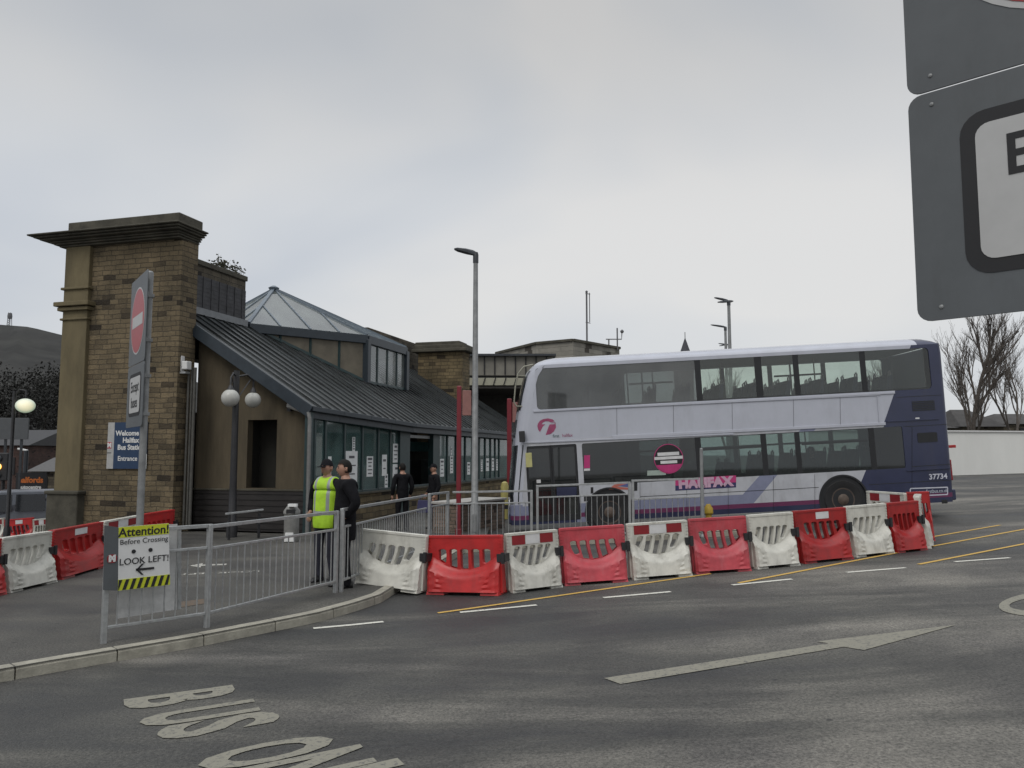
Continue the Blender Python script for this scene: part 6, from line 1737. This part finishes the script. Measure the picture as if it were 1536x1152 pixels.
def person(loc, rz, label, H=1.78, pose=None, top='jacket', cap=False, mats=None, seated=False, head_turn=0, group=None):
    """faces -Y at rz = 0"""
    P = dict(sh_l=(.20, 0, 1.44), el_l=(.27, .03, 1.16), wr_l=(.25, -.08, .92), sh_r=(-.20, 0, 1.44), el_r=(-.27, .03, 1.16), wr_r=(-.25, -.08, .92),
             hip_l=(.10, 0, .92), kn_l=(.11, -.02, .5), an_l=(.12, .02, .09), hip_r=(-.10, 0, .92), kn_r=(-.11, -.02, .5), an_r=(-.12, .02, .09))
    if pose: P.update(pose)
    s = H / 1.78
    t = thing('person', label, 'person', loc, rz, group)
    mats = mats or {}
    j = lambda k: Vector(P[k])
    fwd = lambda a_: a_ + Vector((0, -.15, -.055))
    V = [(0, .0, .98), (0, .01, 1.15), (0, .015, 1.32), (0, .02, 1.43), (0, .015, 1.53), (0, -.005, 1.60)]
    Rr = [(.15, .12), (.135, .10), (.155, .11), (.10, .08), (.055, .06), (.062, .07)]
    E = [(i, i + 1) for i in range(5)]
    def add(p, r_, par):
        V.append(tuple(p)); Rr.append(r_); E.append((par, len(V) - 1)); return len(V) - 1
    for sd in 'lr':
        a_ = add(j('sh_' + sd), (.06, .06), 3); a_ = add(j('sh_' + sd).lerp(j('el_' + sd), .5), (.05, .05), a_); a_ = add(j('el_' + sd), (.042, .042), a_); a_ = add(j('wr_' + sd), (.028, .028), a_)
        h_ = add(j('hip_' + sd), (.085, .09), 0); h_ = add(j('hip_' + sd).lerp(j('kn_' + sd), .5), (.075, .075), h_); h_ = add(j('kn_' + sd), (.056, .056), h_); h_ = add(j('kn_' + sd).lerp(j('an_' + sd), .4), (.052, .052), h_); h_ = add(j('an_' + sd), (.038, .038), h_); add(fwd(j('an_' + sd)), (.035, .03), h_)
    body = skin(V, E, Rr, 2)
    mb = MB(); mb.add(body)
    # head: an egg with brow, nose, chin and ears, grown from the neck
    rot = Matrix.Rotation(R(head_turn), 3, 'Z'); hc = Vector((0, -.015, 1.665))
    nu, nv = 20, 14; rings = []
    for i in range(nv + 1):
        a_ = math.pi * i / nv; z = math.cos(a_); row_ = []
        for k in range(nu):
            b_ = 2 * math.pi * k / nu; x = math.sin(a_) * math.sin(b_); y = -math.sin(a_) * math.cos(b_)
            f_ = 1 - .20 * max(0, -z) ** 1.3 - (.05 if y < 0 else 0) * max(0, -z)
            px = x * .077 * f_; py = y * .098 * (f_ if y > 0 else 1 - .10 * max(0, -z)); pz = z * .122
            if y < -.3 and abs(x) < .28:
                if -.35 < z < .10: py -= .024 * (1 - abs(x) / .28) * (1 - abs(z + .16) / .28 if abs(z + .16) < .28 else 0)   # nose
                if -.80 < z < -.62: py -= .008
            if y < -.5 and .02 < z < .2 and .18 < abs(x) < .6: py += .007
            row_.append(mb.bm.verts.new(hc + rot @ Vector((px, py, pz))))
        rings.append(row_)
    for A_, Bq in zip(rings, rings[1:]):
        for k in range(nu): 
            try: mb.bm.faces.new((A_[k], A_[(k + 1) % nu], Bq[(k + 1) % nu], Bq[k]))
            except ValueError: pass
    for sx_ in (-1, 1):
        mb.box(hc + rot @ Vector((sx_ * .079, .012, -.008)), (.016, .04, .06), rot)
    # hands: palm, four unequal bent fingers and a thumb from the side of the palm
    if not mats.get('pockets'):
        for sd, sg in (('l', 1), ('r', -1)):
            w0 = j('wr_' + sd); d_ = (w0 - j('el_' + sd)).normalized(); sdv = Vector((0, -1, 0)); sdv = (sdv - d_ * sdv.dot(d_)).normalized(); nv_ = d_.cross(sdv)
            m_ = Matrix((sdv, nv_, d_)).transposed(); mb.box(w0 + d_ * .045, (.075, .026, .095), m_, taper=(1.05, .8))
            for q, ln in enumerate((.062, .072, .078, .068)):
                b0 = w0 + d_ * .09 + sdv * (-.028 + q * .019); b1 = b0 + d_ * ln * .55 - nv_ * .006 * sg; b2 = b0 + d_ * ln * .9 - nv_ * .026 * sg
                mb.tube([b0 - d_ * .01, b1, b2], [.0095, .0085, .0065], 6)
            b0 = w0 + d_ * .03 + sdv * .034; mb.tube([b0, b0 + sdv * .022 + d_ * .03, b0 + sdv * .026 + d_ * .062 - nv_ * .01 * sg], [.012, .011, .008], 6)
    # eyes and mouth
    mb.mi = 1
    for sx_ in (-1, 1):
        mb.box(hc + rot @ Vector((sx_ * .030, -.088, .012)), (.022, .012, .010), rot); mb.box(hc + rot @ Vector((sx_ * .031, -.089, .033)), (.034, .012, .007), rot)
    mb.mi = 2; mb.box(hc + rot @ Vector((0, -.089, -.062)), (.042, .012, .010), rot)
    bo_ = mb.build('body', [M_skin, M_hairk, pm('lips', (.22, .09, .07), .5), M_shoe], t, True)
    for p_ in bo_.data.polygons:
        if p_.center.z < min(j('an_l').z, j('an_r').z) + .09 and abs(p_.center.y) < .75: p_.material_index = 3
    # trousers
    V2 = [(0, .0, 1.0), (0, 0, .93)]; R2 = [(.155, .125), (.16, .13)]; E2 = [(0, 1)]
    for sd in 'lr':
        n0 = len(V2); V2 += [tuple(j('hip_' + sd) + Vector((0, 0, -.05))), tuple(j('hip_' + sd).lerp(j('kn_' + sd), .5)), tuple(j('kn_' + sd)), tuple(j('kn_' + sd).lerp(j('an_' + sd), .5)), tuple(j('an_' + sd) + Vector((0, 0, .02))), tuple(j('an_' + sd) + Vector((0, -.015, -.088)))]
        R2 += [(.10, .105), (.09, .09), (.072, .072), (.068, .07), (.066, .075), (.068, .085)]; E2 += [(1, n0)] + [(n0 + i, n0 + i + 1) for i in range(5)]
    link_mesh('trousers', skin(V2, E2, R2), mats.get('trousers', M_navycloth), t, True)
    for sd in 'lr':
        a_ = j('an_' + sd); mb = MB(); sec = [(.075, .035, .0, .09), (.02, .045, .0, .10), (-.06, .047, .0, .075), (-.15, .045, .0, .05), (-.20, .022, .0, .03)]; rings = []
        for dy, hw, zb2, zt2 in sec: rings.append([mb.bm.verts.new((a_.x + q[0] * hw, a_.y + dy, a_.z - .09 + q[1])) for q in ((-1, .003), (1, .003), (1, zt2 * .5), (.6, zt2), (-.6, zt2), (-1, zt2 * .5))])
        for A_, Bq in zip(rings, rings[1:]):
            for k in range(6): mb.bm.faces.new((A_[k], A_[(k + 1) % 6], Bq[(k + 1) % 6], Bq[k]))
        mb.bm.faces.new(rings[0]); mb.bm.faces.new(rings[-1]); mb.build('shoe', M_shoe, t, True)
    # jacket with sleeves
    ln = mats.get('length', .82)
    V3 = [(0, .005, ln), (0, .005, 1.0), (0, .01, 1.18), (0, .015, 1.34), (0, .02, 1.45), (0, .018, 1.52)]
    R3 = [(.185, .15), (.18, .145), (.178, .14), (.19, .145), (.13, .10), (.085, .085)]; E3 = [(i, i + 1) for i in range(5)]
    for sd in 'lr':
        n0 = len(V3); V3 += [tuple(j('sh_' + sd)), tuple(j('sh_' + sd).lerp(j('el_' + sd), .5)), tuple(j('el_' + sd)), tuple(j('el_' + sd).lerp(j('wr_' + sd), .92))]
        R3 += [(.085, .085), (.075, .075), (.066, .066), (.05, .05)]; E3 += [(4, n0), (n0, n0 + 1), (n0 + 1, n0 + 2), (n0 + 2, n0 + 3)]
    bk_ = mats.get('bulk', 1.0); R3 = [(a_ * bk_, b_ * bk_) for a_, b_ in R3]
    V3[0] = (0, .005, ln - .10); jme = hem(skin(V3, E3, R3), ln)
    link_mesh('jacket', jme, mats.get('jacket', M_blackcloth), t, True)
    if top == 'vest':
        V4 = [(0, .005, .66), (0, .005, .95), (0, .01, 1.18), (0, .015, 1.34), (0, .02, 1.46), (0, .02, 1.525)]
        R4 = [(.235, .20), (.23, .195), (.222, .19), (.235, .195), (.175, .15), (.105, .105)]
        E4 = [(i, i + 1) for i in range(5)]
        for sx_ in (-1, 1):
            n0 = len(V4); V4.append((sx_ * .165, .01, 1.455)); R4.append((.105, .115)); E4.append((4, n0))
        me = hem(skin(V4, E4, R4, 2), .79); bm = bmesh.new(); bm.from_mesh(me)
        for z in (.98, 1.035): bmesh.ops.bisect_plane(bm, geom=bm.verts[:] + bm.edges[:] + bm.faces[:], plane_co=(0, 0, z), plane_no=(0, 0, 1))
        for x in (-.135, -.09, .09, .135): bmesh.ops.bisect_plane(bm, geom=bm.verts[:] + bm.edges[:] + bm.faces[:], plane_co=(x, 0, 0), plane_no=(1, 0, 0))
        for f in bm.faces:
            c_ = f.calc_center_median(); f.material_index = 1 if (.98 < c_.z < 1.035 or (c_.z > 1.035 and .09 < abs(c_.x) < .135)) else 0
        bm.to_mesh(me); bm.free(); link_mesh('hi_vis_vest', me, [M_hivis, M_tape], t, True)
    # hair or cap
    mb = MB(); rings = []
    top_ = .66 if not cap else .52
    for i in range(9):
        a_ = math.pi * top_ * i / 8; z = math.cos(a_); row_ = []
        for k in range(nu):
            b_ = 2 * math.pi * k / nu; x = math.sin(a_) * math.sin(b_); y = -math.sin(a_) * math.cos(b_)
            zz2 = z if y > -.1 else max(z, (.52 if not cap else .25))
            sc = 1.10; row_.append(mb.bm.verts.new(hc + rot @ Vector((x * .080 * sc, y * .101 * sc + .004, zz2 * .122 * 1.08 + .006))))
        rings.append(row_)
    for A_, Bq in zip(rings, rings[1:]):
        for k in range(nu): mb.bm.faces.new((A_[k], A_[(k + 1) % nu], Bq[(k + 1) % nu], Bq[k]))
    if cap: 
        mb.prism([(-.065, 0), (.065, 0), (.05, .008), (-.05, .008)], -.17, -.09, Matrix.Translation(hc + Vector((0, 0, .035))) @ rot.to_4x4() @ Matrix.Rotation(R(8), 4, 'X'))
    mb.build('cap' if cap else 'hair', M_blackcloth if cap else M_hairk, t, True)
    if s != 1: t.scale = (s, s, s)
    return t
pa_ = gp(488, 879, KERB_H); 
def put(px, Y): 
    v = at(px, 700, Y); return Vector((v.x, Y, KERB_H + gz(v.x, Y)))
# man in hi-vis: three-quarter towards us, looking at his companion's side; one hand behind the hip
person(put(491, 12.75), R(-22), 'person in yellow hi-vis vest and dark cap standing behind the railing', 1.90, dict(el_r=(-.30, .07, 1.18), wr_r=(-.2, -.12, 1.0), el_l=(.27, .06, 1.16), wr_l=(.24, -.02, .92), kn_l=(.10, -.03, .5), an_l=(.13, .03, .09)), 'vest', True, None, head_turn=-4)
# companion in a long black coat, hands in pockets, turned to the other man
person(put(518, 12.2), R(-62), 'person in long black coat with hands in pockets facing the man in yellow', 1.89, dict(el_r=(-.33, .08, 1.18), wr_r=(-.17, -.06, .97), el_l=(.33, .08, 1.18), wr_l=(.17, -.06, .97)), 'jacket', False, dict(pockets=True, length=.66, bulk=1.16, trousers=M_blackcloth), head_turn=-8)
# two dark figures under the eaves
person(put(604, 21.2), R(-150), 'person in black jacket seen from behind by the station entrance', 1.76, None, 'jacket', False, dict(trousers=M_blackcloth), group=None)
p4 = person(put(651, 21.6), R(-60), 'person in dark coat with blue bag near the entrance screen', 1.72, dict(wr_r=(-.22, -.12, .95)), 'jacket', True, dict(length=.75))
pb_ = put(638, 21.3); t = thing('shoulder_bag', 'dark blue bag held by the person near the entrance screen', 'bag', pb_ + Vector((0, 0, .62)))
mb = MB(); mb.box((0, 0, .0), (.42, .2, .32), taper=(.85, .7)); mb.tube([(-.14, 0, .15), (-.1, 0, .3), (.1, 0, .3), (.14, 0, .15)], .015, 6); mb.build('bag', pm('blue_bag', (.03, .03, .09), .7), t, bev=.03)
# seated bus driver and passengers
def seated(u, yv, z, rz, label, mats=None, top='jacket', ht=0):
    m_ = Matrix.Rotation(-TH, 3, 'Y'); loc = P0w + m_ @ Vector((u, yv, z))
    ps = dict(hip_l=(.10, 0, .92), kn_l=(.12, -.42, .95), an_l=(.12, -.40, .52), hip_r=(-.10, 0, .92), kn_r=(-.12, -.42, .95), an_r=(-.12, -.40, .52), el_l=(.26, -.06, 1.18), wr_l=(.16, -.30, 1.10), el_r=(-.26, -.06, 1.18), wr_r=(-.16, -.30, 1.10))
    return person(loc, rz, label, 1.75, ps, top, False, mats, head_turn=ht)
zu_w = zu
seated(1.05, 1.75, .0, R(-90), 'person driving, seated in the cab behind the bus door')
seated(1.1, .62, zu - .42, R(-90), 'person seated at the front of the upper deck of the bus', dict(jacket=pm('brown_coat', (.05, .04, .035), .85)))
seated(7.45, .55, .02, R(-90), 'person with dark top seated on the lower deck by the fourth window')
